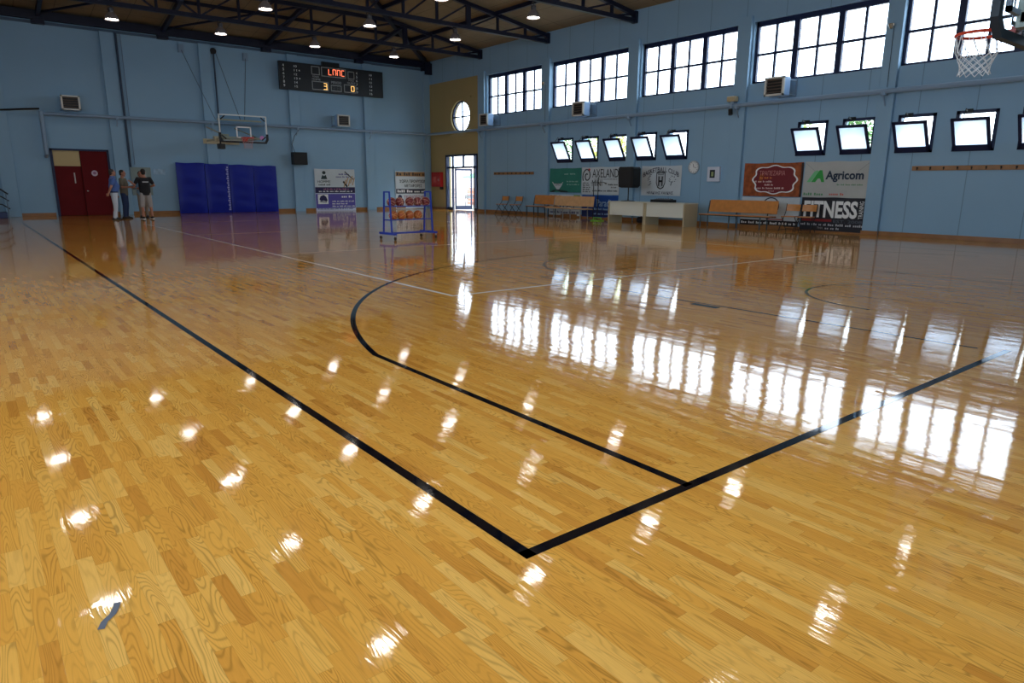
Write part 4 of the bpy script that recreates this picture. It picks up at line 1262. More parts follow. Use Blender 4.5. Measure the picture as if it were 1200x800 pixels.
build('display', MB().box(-.13, .07, -.104, -.095, .12, .38), mat('dark display', (40, 50, 56), .2), o)
build('display_mark', MB().box(-.07, .02, -.107, -.1, .17, .32), mat('olive display mark', (150, 160, 110), .4), o)
for i, (a, b, lab) in enumerate(((23.45, 26.35, 'short wooden coat rail on the wall above the two folding chairs by the entrance'), (2.6, 7.95, 'long wooden coat rail with black hooks under the open windows'))):
    o = thing('coat_rail', lab, 'coat rail', (W - .003, (a + b) / 2, 1.74), RW)
    w_ = b - a
    build('board', MB().box(-w_ / 2, w_ / 2, -.03, 0, 0, .12), mat('coat rail wood', (150, 110, 72), .5, 0, .4, .15, 5), o, bevel=.006)
    n = int(w_ / .315)
    for k in range(n):
        x = -w_ / 2 + .14 + k * .315
        hk = MB(); hk.ell((x, -.06, .07), (.022, .022, .022)); hk.tube([(x, -.03, .06), (x, -.06, .07)], .009, 6); hk.tube([(x, -.03, .05), (x, -.07, .02), (x, -.08, .05)], .008, 6)
        build('hook', hk, INK, o)
o = thing('security_camera', 'white security camera fixed over the pipe on the pilaster', 'camera', (W - .3, 13.42, 3.85), RW)
build('camera_body', MB().box(-.16, .14, -.1, .1, .06, .22), mat('beige camera plastic', (176, 160, 124), .4), o, bevel=.02)
build('lens', MB().tube([(.0, -.08, -.18), (.04, -.12, -.34)], .07, 12), BLACKM, o, smooth=True)
build('mount', MB().box(-.05, .05, -.03, .3, .0, .08).bar((.0, -.04, .08), (.02, -.1, -.2), .05), PIPE, o)
for y, z, lab in ((8.83, 5.4, 'small spot lamp on the pilaster between the two nearest big windows'), (22.66, 5.4, 'tiny spot lamp on the pilaster between the two farthest big windows')):
    o = thing('wall_spot', lab, 'spot lamp', (W - .12, y, z), RW)
    build('spot_head', MB().lathe([(.03, -.06), (.075, .03), (.07, .06), (.02, .07)], 14).xf(Matrix.Translation((0, -.14, 0))), mat('brass grey metal', (140, 126, 104), .4, .4), o, smooth=True)
    build('mount', MB().box(-.03, .03, -.14, 0, -.03, .02), PIPE, o)
    build('cord', MB().tube([(.02, -.012, -.02), (.03, -.012, -1.5)], .007, 5), mat('dark cable', (40, 46, 52), .5), o)
o = thing('wall_speaker', 'black loudspeaker box mounted on the scoreboard wall', 'loudspeaker', (12.55, B - .43, 2.14))
build('cabinet', MB().box(-.33, .33, -.16, .18, 0, .55), mat('black speaker cabinet', (18, 20, 22), .6), o, bevel=.02)
build('grille', MB().box(-.29, .29, -.175, -.155, .04, .51), mat('dark speaker mesh', (32, 33, 35), .8), o)
build('wall_bracket', MB().box(-.06, .06, .18, .29, .18, .34), BLACKM, o)
build('cord', MB().tube([(-.1, .2, .5), (-.2, .3, .9), (-.05, .28, 1.3), (.2, .25, 1.62)], .012, 5), mat('dark cable', (40, 46, 52), .5), o)
o = thing('fire_cabinet', 'red fire hose cabinet on the mustard wall beside the entrance', 'fire cabinet', (W - .004, 31.18, 1.16), RW)
build('cabinet', MB().box(-.42, .42, -.2, 0, 0, .74), mat('fire red paint', (168, 26, 30), .35), o, bevel=.01)
build('glass_pane', MB().box(-.2, .04, -.206, -.199, .2, .52), mat('pinkish glass', (196, 96, 96), .15), o)
build('handle', MB().box(.28, .32, -.225, -.2, .3, .42), mat('pale metal', (215, 212, 205), .25, .8), o)
build('wall_foot', MB().box(.3, .42, -.15, 0, -.14, -.0), BLACKM, o)
o = thing('notice_board', 'pale grey notice board on the wall behind the four men', 'board', (5.93, B - .004, .78))
build('board_panel', MB().box(-.36, .4, -.03, 0, 0, 1.12), mat('grey green board', (128, 142, 138), .6), o, bevel=.004)
build('paper_sheet', MB().box(-.1, .22, -.034, -.029, .55, .95), mat('dull paper', (150, 160, 158), .6), o)
o = thing('wall_note', 'crumpled white paper stuck on the wall right of the man in black', 'paper', (7.15 - .5, B - .004, 1.72))
pv = []
for j in range(5):
    for i in range(6): pv.append((-.22 + i * .09, -.012 - .01 * math.sin(i * 2.1 + j), -.1 + j * .055 + .01 * math.sin(i)))
build('sheet', MB().add(pv, [(j * 6 + i, j * 6 + i + 1, j * 6 + i + 7, j * 6 + i + 6) for j in range(4) for i in range(5)]), mat('pale blue paper', (150, 178, 200), .6), o)

# stair railing and step in the far corner
o = thing('steel_railing', 'dark three bar steel railing beside the end wall, left of the red door', 'railing', (0, 30.8, 0))
for z0_, z1_ in ((1.04, .86), (.78, .62), (.5, .34)):
    build('rail_bar', MB().tube([(-4.0, 0, z0_ + .1), (.7, 0, z0_ + .07), (1.15, 0, z0_), (1.36, 0, z1_)], .03 if z0_ > 1 else .022, 8), mat('dark railing paint', (20, 28, 38), .4), o, smooth=True)
for x in (1.3, -.2, -1.7, -3.2):
    build('rail_post', MB().tube([(x, .0, .0), (x, .0, .92)], .022, 8), mat('grey post paint', (110, 132, 152), .4), o, smooth=True)
build('base_step', MB().box(-4.2, 1.26, .12, .9, 0, .22), mat('dark blue step', (22, 40, 92), .45), o, bevel=.01)

# ------------------------------------------------------------------ ball rack and balls
RB = mat('bright blue rack paint', (22, 58, 160), .4)
ang = math.atan2(15.38 - 14.88, 9.29 - 7.94) * .35
rk = thing('ball_rack', 'blue steel rack on castors holding basketballs', 'ball rack', (8.56, 14.87, 0), .08)
rw = .6; rd = .2
for s in (-1, 1):
    for t in (-1, 1):
        build('post', MB().bar((s * (rw) , t * rd * .9, .16), (s * rw, t * rd * .55, 1.14), .032), RB, rk)
    build('post_cap', MB().bar((s * rw, -rd * .55, 1.13), (s * rw, rd * .55, 1.13), .03), RB, rk)
    build('foot_bar', MB().bar((s * rw, -.34, .15), (s * rw, .34, .15), .06, .05), RB, rk)
for z in (.79, .47): 
    for t in (-1, 1): build('shelf_rail', MB().bar((-rw, t * .07, z), (rw, t * .07, z), .018, .022), RB, rk)
    for s in (-1, 1): build('shelf_end', MB().bar((s * rw, -.16, z), (s * rw, .16, z), .022), RB, rk)
build('lower_rail', MB().bar((-rw, 0, .15), (rw, 0, .15), .04), RB, rk)
for s in (-1, 1):
    for t in (-1, 1):
        cs = build('castor_fork', MB().bar((s * rw, t * .31, .13), (s * rw, t * .31, .05), .025), mat('pale castor metal', (170, 172, 170), .4, .5), rk)
        build('castor_wheel', MB().tube([(s * rw - .015, t * .31, .04), (s * rw + .015, t * .31, .04)], .04, 14), BLACKM, cs, smooth=True)
_ball = {}
def ball(m, ms, rz, rx, name, label, loc, group):
    key = m.name
    r = .111
    o = thing(name, label, 'ball', loc, rz, group)
    o.rotation_euler = (rx, .3, rz)
    if key not in _ball:
        a = build('ball_skin', MB().ell((0, 0, 0), (r, r, r), 24, 16), m, o, smooth=True)
        s = MB()
        cc = lambda f: [f(2 * PI * i / 32) for i in range(32)]
        s.tube(cc(lambda t: (r * math.cos(t), r * math.sin(t), 0)), .0045, 5, True)
        s.tube(cc(lambda t: (r * math.cos(t), 0, r * math.sin(t))), .0045, 5, True)
        for sg in (-1, 1):
            s.tube(cc(lambda t: (lambda y: (math.sqrt(max(r * r - y * y, 0)) * math.cos(t), y, math.sqrt(max(r * r - y * y, 0)) * math.sin(t)))(sg * (.075 - .03 * math.cos(2 * t)))), .0045, 5, True)
        b2 = build('seam_lines', s, ms, o)
        _ball[key] = (a, b2)
    else:
        for q in _ball[key]:
            c = q.copy(); C.objects.link(c); c.parent = o
    return o
MAR = mat('maroon ball leather', (112, 34, 38), .45); ORG = mat('orange brown ball leather', (168, 84, 40), .45)
SEAMW = mat('pale ball seam', (216, 168, 140), .5); SEAMD = mat('tan ball seam', (226, 170, 90), .5)
ca, sa = math.cos(.08), math.sin(.08)
def onrack(x, z): return (8.56 + x * ca, 14.87 + x * sa, z)
pos = ['at the left end', 'second from the left', 'in the middle', 'fourth from the left', 'at the right end']
for i, x in enumerate((-.47, -.235, .058, .294, .53)):
    ball(MAR, SEAMW, i * 1.3 + .3, .6 + i * .9, 'basketball', 'maroon basketball on the upper shelf of the rack, ' + pos[i], onrack(x, .79 + .102), 'balls on the upper shelf')
pos = ['at the left end', 'second from the left', 'third from the left', 'standing apart on the right']
for i, x in enumerate((-.43, -.196, .038, .29)):
    ball(ORG, SEAMD, i * 1.1 + .8, .3 + i * .8, 'basketball', 'orange brown basketball on the lower shelf of the rack, ' + pos[i], onrack(x, .47 + .102), 'balls on the lower shelf')

# ------------------------------------------------------------------ chairs and benches
CFR = mat('dark chair tube', (26, 28, 34), .4, .3)
def chair(label, loc, rz, m, tilt=0.0, group='folding chairs along the window wall'):
    """faces local -y"""
    o = thing('folding_chair', label, 'chair', loc, rz, group)
    se = MB(); se.box(-.2, .2, -.19, .17, .43, .455)
    build('seat', se, m, o, bevel=.008)
    bk_ = MB()
    n = 6; vs = []
    for j in (0, 1):
        for i in range(n + 1):
            x = -.2 + .4 * i / n; y = .2 + .035 * j + .03 * (1 - (x / .2) ** 2)
            for k in (0, 1): vs.append((x, y + (.012 if k else 0), .6 + .19 * j))
    fs = []
    for i in range(n):
        a = 2 * i; b = 2 * (n + 1) + 2 * i
        fs += [(a, a + 2, b + 2, b), (a + 1, b + 1, b + 3, a + 3), (a, a + 1, a + 3, a + 2), (b, b + 2, b + 3, b + 1)]
    fs += [(0, 2 * (n + 1), 2 * (n + 1) + 1, 1), (2 * n, 2 * n + 1, 4 * n + 3, 4 * n + 2)]
    bk_.add(vs, fs)
    build('backrest', bk_, m, o)
    for s in (-1, 1):
        build('leg', MB().tube([(s * .215, -.25, .01), (s * .215, .2, .56), (s * .215, .25, .81)], .012, 8), CFR, o, smooth=True)
        build('leg', MB().tube([(s * .19, .28, .01), (s * .19, -.14, .43)], .012, 8), CFR, o, smooth=True)
    st = MB(); st.tube([(-.215, -.2, .07), (.215, -.2, .07)], .009, 6); st.tube([(-.19, .24, .07), (.19, .24, .07)], .009, 6)
    build('stretcher', st, CFR, o)
    return o
chair('plywood folding chair nearest the entrance, under the short coat rail', (19.05, 24.7, 0), RW + .1, PLY)
chair('plywood folding chair between its twin by the entrance and the long bench', (19.05, 23.72, 0), RW + .1, PLY)
chair('orange plywood folding chair beside the dark framed bench, in front of the white banner', (19.25, 10.93, 0), RW + .15, PLY)
chair('orange plywood folding chair partly in front of the FITNESS lettering', (19.25, 10.42, 0), RW + .2, PLY)

def bench(label, loc, rz, L, m, leg=TUBE, lean=.06, board=(.5, .88), name='bench'):
    """long seat facing local -y with one backrest board"""
    o = thing(name, label, 'bench', loc, rz, 'wooden benches along the window wall')
    build('seat', MB().box(-L / 2, L / 2, -.2, .18, .41, .435), m, o, bevel=.005)
    bb = MB(); bb.add([(-L / 2 + .1, .2, board[0]), (L / 2, .2, board[0]), (L / 2, .2 + lean, board[1]), (-L / 2 + .1, .2 + lean, board[1]),
                       (-L / 2 + .1, .222, board[0]), (L / 2, .222, board[0]), (L / 2, .222 + lean, board[1]), (-L / 2 + .1, .222 + lean, board[1])],
                      [(0, 1, 2, 3), (7, 6, 5, 4), (0, 4, 5, 1), (1, 5, 6, 2), (2, 6, 7, 3), (3, 7, 4, 0)])
    build('backrest', bb, m, o, bevel=.005)
    for x in (-L / 2 + .06, -L * .05, L / 2 - .3):
        build('leg', MB().tube([(x, -.18, .012), (x, -.18, .4)], .02, 8), leg, o, smooth=True)
        build('leg', MB().tube([(x, .22, .012), (x, .2, .42), (x, .236 + lean, board[1] - .03)], .02, 8), leg, o, smooth=True)
    fr_ = MB(); fr_.bar((-L / 2, -.185, .4), (L / 2, -.185, .4), .03, .025); fr_.bar((-L / 2, .17, .4), (L / 2, .17, .4), .03, .025)
    for x in (-L / 2 + .06, -L * .05, L / 2 - .3): fr_.bar((x, -.18, .4), (x, .2, .4), .025)
    build('seat_frame', fr_, leg, o)
    return o
bench('orange plywood bench with a dark frame, its end seat sticking out by the folding chairs', (19.12, 22.0, 0), RW, 1.75, PLY)
bench('pale plywood bench with a shiny back board, just left of the cream desks', (18.5, 19.75, 0), RW, 2.3, PLYL, mat('pale leg tube', (150, 152, 146), .4, .3))
bench('orange plywood bench with a dark steel frame, right of the cream desks', (18.85, 12.5, 0), RW, 2.5, PLY)

# ------------------------------------------------------------------ desks and what stands on and by them
def desk(label, loc, rz, L, side_end):
    o = thing('desk', label, 'desk', loc, rz, 'cream desks by the window wall')
    build('worktop', MB().box(-L / 2, L / 2, -.02, .72, .725, .755), CREAM, o, bevel=.004)
    build('modesty_panel', MB().box(-L / 2 + .05, L / 2 - .05, .04, .06, .28, .725), mat('pale cream panel', (214, 216, 204), .4), o)
    build('side_panel', MB().box(-L / 2, -L / 2 + .05, 0, .7, 0, .725), mat('beige desk end', (184, 172, 140), .45), o)
    build('side_panel', MB().box(L / 2 - .05, L / 2, 0, .7, 0, .725), mat('beige desk end', (184, 172, 140), .45), o)
    return o
desk('cream desk nearer the benches, carrying the black loudspeaker', (18.22, 16.52, 0), RW, 1.68, 0)
desk('cream desk with the black mixing box on top, its end panel facing out', (18.22, 14.83, 0), RW, 1.66, 1)
o = thing('loudspeaker', 'large black loudspeaker on a short pole standing on the cream desk', 'loudspeaker', (18.72, 16.88, .755), RW)
build('stand_base', MB().lathe([(.26, .0), (.26, .012), (.03, .035), (.022, .06)], 20), BLACKM, o, smooth=True)
build('pole', MB().tube([(0, 0, .03), (0, 0, .56)], .02, 10), BLACKM, o, smooth=True)
build('cabinet', MB().ext([(-.33, .5), (-.2, .47), (.27, .47), (.36, .53), (.36, 1.13), (.31, 1.19), (-.3, 1.19), (-.36, 1.13)], -.18, .2), mat('black speaker cabinet', (18, 20, 22), .6), o, bevel=.012)
build('grille', MB().ext([(-.3, .54), (.3, .54), (.3, 1.12), (-.3, 1.12)], -.195, -.178), mat('dark speaker mesh', (32, 33, 35), .8), o)
o = thing('mixing_box', 'flat black mixing box with cable lying on the cream desk', 'mixer', (18.6, 15.2, .757), RW)
build('case', MB().box(-.42, .42, -.16, .18, 0, .09), BLACKM, o, bevel=.01)
build('control_panel', MB().add([(-.3, -.14, .092), (.3, -.14, .092), (.3, .15, .12), (-.3, .15, .12), (-.3, .15, .09), (.3, .15, .09)], [(0, 1, 2, 3), (3, 2, 5, 4)]), mat('dark panel', (34, 36, 40), .4), o)
kb = MB()
for i in range(8):
    for j in range(3): kb.lathe([(.012, 0), (.01, .02)], 8, (-.26 + i * .072, -.1 + j * .09, .1 + j * .008))
build('knobs', kb, mat('grey knobs', (90, 92, 96), .4), o)
build('cord', MB().tube([(-.3, .16, .05), (-.32, .22, .014), (-.2, .26, .012), (.1, .24, .012)], .01, 6), BLACKM, o)
o = thing('floor_bag', 'black cable bag lying on the floor under the cream desk', 'bag', (18.75, 16.05, 0), RW)
build('bag_body', MB().loft([((-.4, 0, .1), .02, .02, (0, 1, 0), (0, 0, 1)), ((-.3, 0, .12), .14, .11, (0, 1, 0), (0, 0, 1)), ((.1, 0, .13), .16, .12, (0, 1, 0), (0, 0, 1)), ((.3, .02, .1), .12, .09, (0, 1, 0), (0, 0, 1)), ((.42, .02, .08), .02, .02, (0, 1, 0), (0, 0, 1))]), mat('black bag cloth', (28, 26, 30), .8), o, smooth=True)
build('handle', MB().tube([(-.18, -.05, .22), (-.08, -.08, .3), (.08, -.08, .3), (.18, -.05, .22)], .014, 6), mat('rust strap', (120, 62, 44), .6), o)
def micstand(label, loc, h, bdir, base):
    o = thing('microphone_stand', label, 'microphone stand', loc, 0, 'microphone stands')
    build('pole', MB().tube([(0, 0, .03), (0, 0, h)], .016, 8), BLACKM, o, smooth=True)
    if base:
        fb = MB(); fb.box(-.15, .15, -.21, -.17, .003, .035); fb.box(-.15, .15, .17, .21, .003, .035); fb.box(-.03, .03, -.2, .2, .003, .035); fb.tube([(0, -.2, .02), (0, -.2, .12)], .014, 6); fb.tube([(0, .2, .02), (0, .2, .12)], .014, 6)
        fb.bar((0, -.2, .12), (0, .2, .12), .03)
        build('base', fb, mat('lime green base', (110, 190, 70), .45), o, 'lime green base')
    else:
        for k in range(3):
            t = k * 2 * PI / 3 + .4; build('leg', MB().tube([(0, 0, .16), (.26 * math.cos(t), .26 * math.sin(t), .012)], .01, 6), BLACKM, o, smooth=True)
    if bdir is not None:
        d = Vector(bdir)
        build('boom', MB().tube([Vector((0, 0, h - .02)) - d * .3, Vector((0, 0, h - .02)) + d], .009, 6), BLACKM, o, smooth=True)
        e_ = Vector((0, 0, h - .02)) + d
        build('microphone', MB().tube([e_, e_ + Vector((0, -.1, -.04)), e_ + Vector((0, -.13, -.05))], [.012, .016, .028], 10), BLACKM, o, smooth=True)
    return o
micstand('tall black microphone stand with a lime green foot in front of the blue banner', (18.55, 18.22, 0), 1.6, None, True)
micstand('black microphone stand with a boom behind the pale plywood bench', (19.35, 19.25, 0), 1.42, (.02, -.5, .02), False)

# ------------------------------------------------------------------ people
def remeshed(name, mb, m, parent, vox, smooth=3, label=None):
    """one continuous surface from overlapping closed shapes"""
    me = bpy.data.meshes.new(name); me.from_pydata(mb.v, [], mb.f)
    bm = bmesh.new(); bm.from_mesh(me); bmesh.ops.recalc_face_normals(bm, faces=bm.faces); bm.to_mesh(me); bm.free()
    ob = bpy.data.objects.new(name, me); C.objects.link(ob)
    r = ob.modifiers.new('r', 'REMESH'); r.mode = 'VOXEL'; r.voxel_size = vox
    sm = ob.modifiers.new('s', 'SMOOTH'); sm.iterations = smooth; sm.factor = .5
    dg = bpy.context.evaluated_depsgraph_get(); dg.update()
    m2 = bpy.data.meshes.new_from_object(ob.evaluated_get(dg))
    bpy.data.objects.remove(ob); bpy.data.meshes.remove(me)
    m2.materials.clear(); m2.materials.append(m)
    for p in m2.polygons: p.use_smooth = True
    m2.name = name
    o = link(name, m2, parent)
    if label: o['label'] = label
    return o


def limb(mb, pts, rad, n=12):
    """tapered limb with rounded ends"""
    pts = [Vector(q) for q in pts]
    P = []; R = []
    for i in range(len(pts) - 1):
        for k in range(4):
            t = k / 4; P.append(pts[i].lerp(pts[i + 1], t)); R.append(rad[i] + (rad[i + 1] - rad[i]) * t)
    P.append(pts[-1]); R.append(rad[-1])
    mb.tube(P, R, n)
    for q, r in zip(pts, rad): mb.ell(q, (r, r, r), n, 8)


def hand(mb, wrist, fore, palm_n, curl=.5, side=1):
    """palm, four unequal bent fingers and a thumb leaving the side of the palm"""
    f = Vector(fore).normalized(); nrm = Vector(palm_n); nrm = (nrm - f * nrm.dot(f)).normalized(); s = f.cross(nrm) * side
    w = Vector(wrist)
    mb.loft([(w, .026, .019, s, nrm), (w + f * .03, .036, .017, s, nrm), (w + f * .075, .042, .015, s, nrm), (w + f * .095, .038, .011, s, nrm)], 12)
    for i, (o_, L) in enumerate(((-.031, .07), (-.01, .082), (.011, .077), (.031, .06))):
        p = w + f * .085 + s * o_; d = f.copy(); pts = [p]
        for k in range(3):
            a = curl * (.5 + k * .45); dd = (f * math.cos(a) + nrm * math.sin(a)).normalized()
            p = p + dd * L / 3; pts.append(p)
        mb.tube(pts, [.0095, .009, .0085, .007], 8)
        mb.ell(pts[-1], (.007, .007, .007), 8, 6)
    b = w + f * .03 - s * .03
    t1 = b + (f * .6 - s * .7 + nrm * .3).normalized() * .035; t2 = t1 + (f * .85 - s * .25 + nrm * .4).normalized() * .03
    mb.tube([b, t1, t2], [.014, .011, .008], 8); mb.ell(t2, (.008, .008, .008), 8, 6)


def person(label, loc, rz, H, pose, wear, skin=(176, 122, 98), hair=(36, 28, 26), bulk=1.0):
    """faces local +y; pose: elbow and wrist points for left (-x) and right (+x), head turn, lean"""
    o = thing('person', label, 'person', loc, rz, 'men talking by the red door')
    k = H / 1.75
    V = lambda x, y, z: Vector((x * k, y * k, z * k))
    X, Y = Vector((1, 0, 0)), Vector((0, 1, 0))
    msk = mat('skin %s' % (skin,), skin, .5); mhair = mat('hair %s' % (hair,), hair, .7)
    lean = pose.get('lean', 0)
    ly = lambda z: lean * max(z - .95, 0)
    sw = .19 * (1 + (bulk - 1) * .5)
    feet = pose.get('feet', ((-.1, 0), (.1, 0)))
    belly = pose.get('belly', 0)
    tors = [(.84, .15, .11, 0), (.95, .17, .115, 0), (1.06, .16 * bulk, .115 + belly * .5, belly * .4), (1.18, .16 * bulk, .118 + belly, belly * .6), (1.3, .172, .118, .01), (1.4, .178, .1, 0), (1.455, .12, .08, -.005), (1.49, .065, .06, -.005)]
    def torso(mb, g, z0=0, z1=9): mb.loft([(V(0, yo + ly(z), z), (rx + g) * k, (ry + g) * k, X, Y) for z, rx, ry, yo in tors if z0 <= z <= z1], 20)
    body = MB()
    torso(body, -.008)
    hd = V(0, .015 + ly(1.63) * 1.15, 1.635); turn = pose.get('turn', 0); nod = pose.get('nod', 0)
    Rh = Matrix.Translation(hd) @ Matrix.Rotation(turn, 4, 'Z') @ Matrix.Rotation(-nod, 4, 'X')
    limb(body, [V(0, ly(1.45) - .01, 1.44), V(0, ly(1.58), 1.57)], [.06 * k, .056 * k])
    st = len(body.v)
    body.ell((0, -.005, .025), (.074 * k, .094 * k, .098 * k), 20, 14)          # skull
    body.ell((0, .025, -.045), (.058 * k, .07 * k, .066 * k), 16, 10)           # jaw
    body.ell((0, .088 * k, -.088 * k), (.026 * k, .018 * k, .018 * k), 10, 8)   # chin
    body.tube([(0, .085 * k, .035 * k), (0, .108 * k, -.008 * k), (0, .115 * k, -.024 * k)], [.009 * k, .013 * k, .015 * k], 8)   # nose
    body.ell((0, .09 * k, -.056 * k), (.024 * k, .014 * k, .009 * k), 10, 6)    # mouth
    body.ell((0, .082 * k, .042 * k), (.05 * k, .016 * k, .01 * k), 10, 6)      # brow
    for s in (-1, 1): body.ell((s * .076 * k, -.005, .0), (.011 * k, .022 * k, .034 * k), 8, 8)   # ears
    for i in range(st, len(body.v)): body.v[i] = tuple(Rh @ Vector(body.v[i]))
    legs = []
    for s, ft in zip((-1, 1), feet):
        hip = V(s * .09, 0, .9); an = V(ft[0], ft[1] - .03, .085); kn = hip.lerp(an, .53) + V(s * .01, .025, 0)
        legs.append((hip, kn, an))
        limb(body, [hip, kn, an], [.082 * k, .056 * k, .04 * k])
        body.ell(tuple(kn.lerp(an, .35) + V(0, -.02, 0)), (.052 * k, .056 * k, .12 * k), 12, 8)
        body.loft([(an + V(0, -.06, -.05), .03 * k, .03 * k, X, Vector((0, 0, 1))), (an + V(0, .03, -.04), .036 * k, .036 * k, X, Vector((0, 0, 1))), (an + V(0, .15, -.06), .035 * k, .02 * k, X, Vector((0, 0, 1)))], 10)
    arms = []
    for s, key in ((-1, 'left'), (1, 'right')):
        sh = V(s * sw, ly(1.41), 1.41); e, w, pn, cu = pose[key]
        el = V(*e); wr = V(*w); arms.append((sh, el, wr))
        limb(body, [V(s * sw * .6, ly(1.41), 1.4), sh, el, wr], [.055 * k, .052 * k, .04 * k, .027 * k])
        hand(body, wr, wr - el, pn, cu, s)
    remeshed('body', body, msk, o, .0095, 2)
    ey = MB()
    for s in (-1, 1): ey.ell(tuple(Rh @ Vector((s * .03 * k, .082 * k, .018 * k))), (.0095, .0095, .008), 8, 6)
    build('eyes', ey, mat('dark eyes', (26, 20, 18), .3), o, smooth=True)
    ha = MB(); ha.ell((0, -.022 * k, .044 * k), (.081 * k, .094 * k, .088 * k), 20, 12); ha.ell((0, -.05 * k, -.02 * k), (.07 * k, .055 * k, .07 * k), 16, 10)
    for i in range(len(ha.v)): ha.v[i] = tuple(Rh @ Vector(ha.v[i]))
    remeshed('hair', ha, mhair, o, .01, 1)
    # shirt
    sh_ = MB(); torso(sh_, .014, .9 if wear.get('tuck') else .84, 1.47)
    for (a, e, w), s in zip(arms, (-1, 1)):
        t = wear.get('sleeve', .62)
        q = [V(s * sw * .55, ly(1.4), 1.39), a, a.lerp(e, t)] if t <= 1 else [V(s * sw * .55, ly(1.4), 1.39), a, e, e.lerp(w, .85)]
        limb(sh_, q, [.074 * k, .07 * k, .064 * k] if t <= 1 else [.074 * k, .068 * k, .056 * k, .042 * k])
    remeshed('shirt', sh_, mat(*wear['shirt']), o, .012, 3)
    if wear.get('collar'):
        cl = MB(); cl.loft([(V(0, ly(1.48) - .005, 1.465), .085 * k, .078 * k, X, Y), (V(0, ly(1.5) - .005, 1.52), .068 * k, .07 * k, X, Y)], 18)
        build('collar', cl, mat(*wear['shirt']), o, smooth=True)
    tr = MB(); torso(tr, .012, .84, 1.0)
    for hip, kn, an in legs:
        if wear.get('short'):
            limb(tr, [hip, hip.lerp(kn, .6), kn + V(0, 0, .0)], [.098 * k, .096 * k, .088 * k])
        else:
            limb(tr, [hip, kn, an + V(0, 0, -.0)], [.096 * k, .074 * k, .06 * k])
    remeshed('shorts' if wear.get('short') else 'trousers', tr, mat(*wear['trousers']), o, .012, 3)
    if wear.get('tuck'):
        bl = MB(); bl.loft([(V(0, 0, .955), .19 * k, .135 * k, X, Y), (V(0, 0, .99), .19 * k, .135 * k, X, Y)], 24)
        build('belt', bl, mat('dark blue belt', (32, 40, 66), .5), o, smooth=True)
    for hip, kn, an in legs:
        f = MB(); Z = Vector((0, 0, 1))
        f.loft([(an + V(0, -.085, -.04), .026 * k, .03 * k, X, Z), (an + V(0, -.05, -.035), .042 * k, .045 * k, X, Z), (an + V(0, .04, -.036), .046 * k, .044 * k, X, Z), (an + V(0, .13, -.052), .05 * k, .028 * k, X, Z), (an + V(0, .19, -.06), .03 * k, .016 * k, X, Z)], 14)
        sho = build('shoe', f, mat(*wear['shoe']), o, smooth=True)
        f = MB(); pl = [(-.035, -.1), (.035, -.1), (.045, .0), (.052, .12), (.035, .2), (-.035, .2), (-.052, .12), (-.045, 0)]
        q = [(an.x + a * k, an.y + b_ * k) for a, b_ in pl]
        f.add([(a, b_, .002) for a, b_ in q] + [(a, b_, .024) for a, b_ in q], [tuple(range(8)), tuple(range(15, 7, -1))] + [(i, i + 8, (i + 1) % 8 + 8, (i + 1) % 8) for i in range(8)])
        build('sole', f, mat(*wear['sole']), sho)
    return o

person('man in blue polo and white trousers, hand behind his back, nearest the red door', (4.28, 28.0, 0), -PI / 2 + .05, 1.74,
       {'left': ((-.25, .0, 1.13), (-.2, .1, .9), (1, 0, 0), .6), 'right': ((.25, -.13, 1.14), (.14, -.2, .93), (-1, 0, .2), .7), 'belly': .05, 'turn': .05, 'feet': ((-.09, .02), (.1, -.05))},
       {'shirt': ('blue polo cloth', (74, 104, 166), .8), 'trousers': ('white trouser cloth', (198, 204, 214), .8), 'shoe': ('black shoe leather', (20, 18, 20), .4), 'sole': ('black shoe sole', (14, 14, 14), .6), 'collar': True, 'tuck': True},
       (178, 126, 104), (54, 46, 44), 1.05)
person('man in olive shirt and dark jeans, half hidden behind the man in blue', (4.72, 28.75, 0), -PI / 2 - .5, 1.73,
       {'left': ((-.27, .04, 1.14), (-.16, .27, 1.16), (1, 0, .3), .5), 'right': ((.27, .05, 1.14), (.12, .29, 1.14), (-1, 0, .3), .6), 'turn': .1, 'nod': .1},
       {'shirt': ('olive shirt cloth', (104, 98, 84), .8), 'trousers': ('dark denim', (38, 56, 92), .85), 'shoe': ('brown shoe leather', (40, 30, 26), .5), 'sole': ('black shoe sole', (14, 14, 14), .6), 'sleeve': .7},
       (168, 112, 88), (30, 24, 24))
person('man in black T-shirt, pale shorts and sneakers, standing with his back to us', (5.28, 28.05, 0), .12, 1.77,
       {'left': ((-.31, .06, 1.2), (-.36, .3, 1.32), (0, 0, -1), .4), 'right': ((.33, .02, 1.18), (.16, .2, 1.12), (-1, 0, 0), .7), 'turn': -.15, 'feet': ((-.15, .0), (.15, .0)), 'belly': .02},
       {'shirt': ('black T-shirt cloth', (14, 14, 20), .8), 'trousers': ('pale grey shorts cloth', (156, 150, 146), .8), 'short': True, 'shoe': ('black sneaker cloth', (24, 24, 28), .6), 'sole': ('white sneaker sole', (214, 214, 212), .5), 'sleeve': .6},
       (176, 118, 92), (26, 20, 20), 1.1)
person('man in pale blue shirt facing the others, mostly hidden behind the man in black', (5.42, 29.35, 0), PI - .35, 1.7,
       {'left': ((-.26, .05, 1.12), (-.12, .26, 1.1), (1, 0, .2), .6), 'right': ((.26, .05, 1.12), (.1, .28, 1.12), (-1, 0, .2), .6), 'turn': .35},
       {'shirt': ('pale blue shirt cloth', (118, 150, 176), .8), 'trousers': ('beige trouser cloth', (140, 124, 108), .8), 'shoe': ('brown shoe leather', (40, 30, 26), .5), 'sole': ('black shoe sole', (14, 14, 14), .6), 'sleeve': 1.5},
       (160, 106, 86), (24, 20, 20))
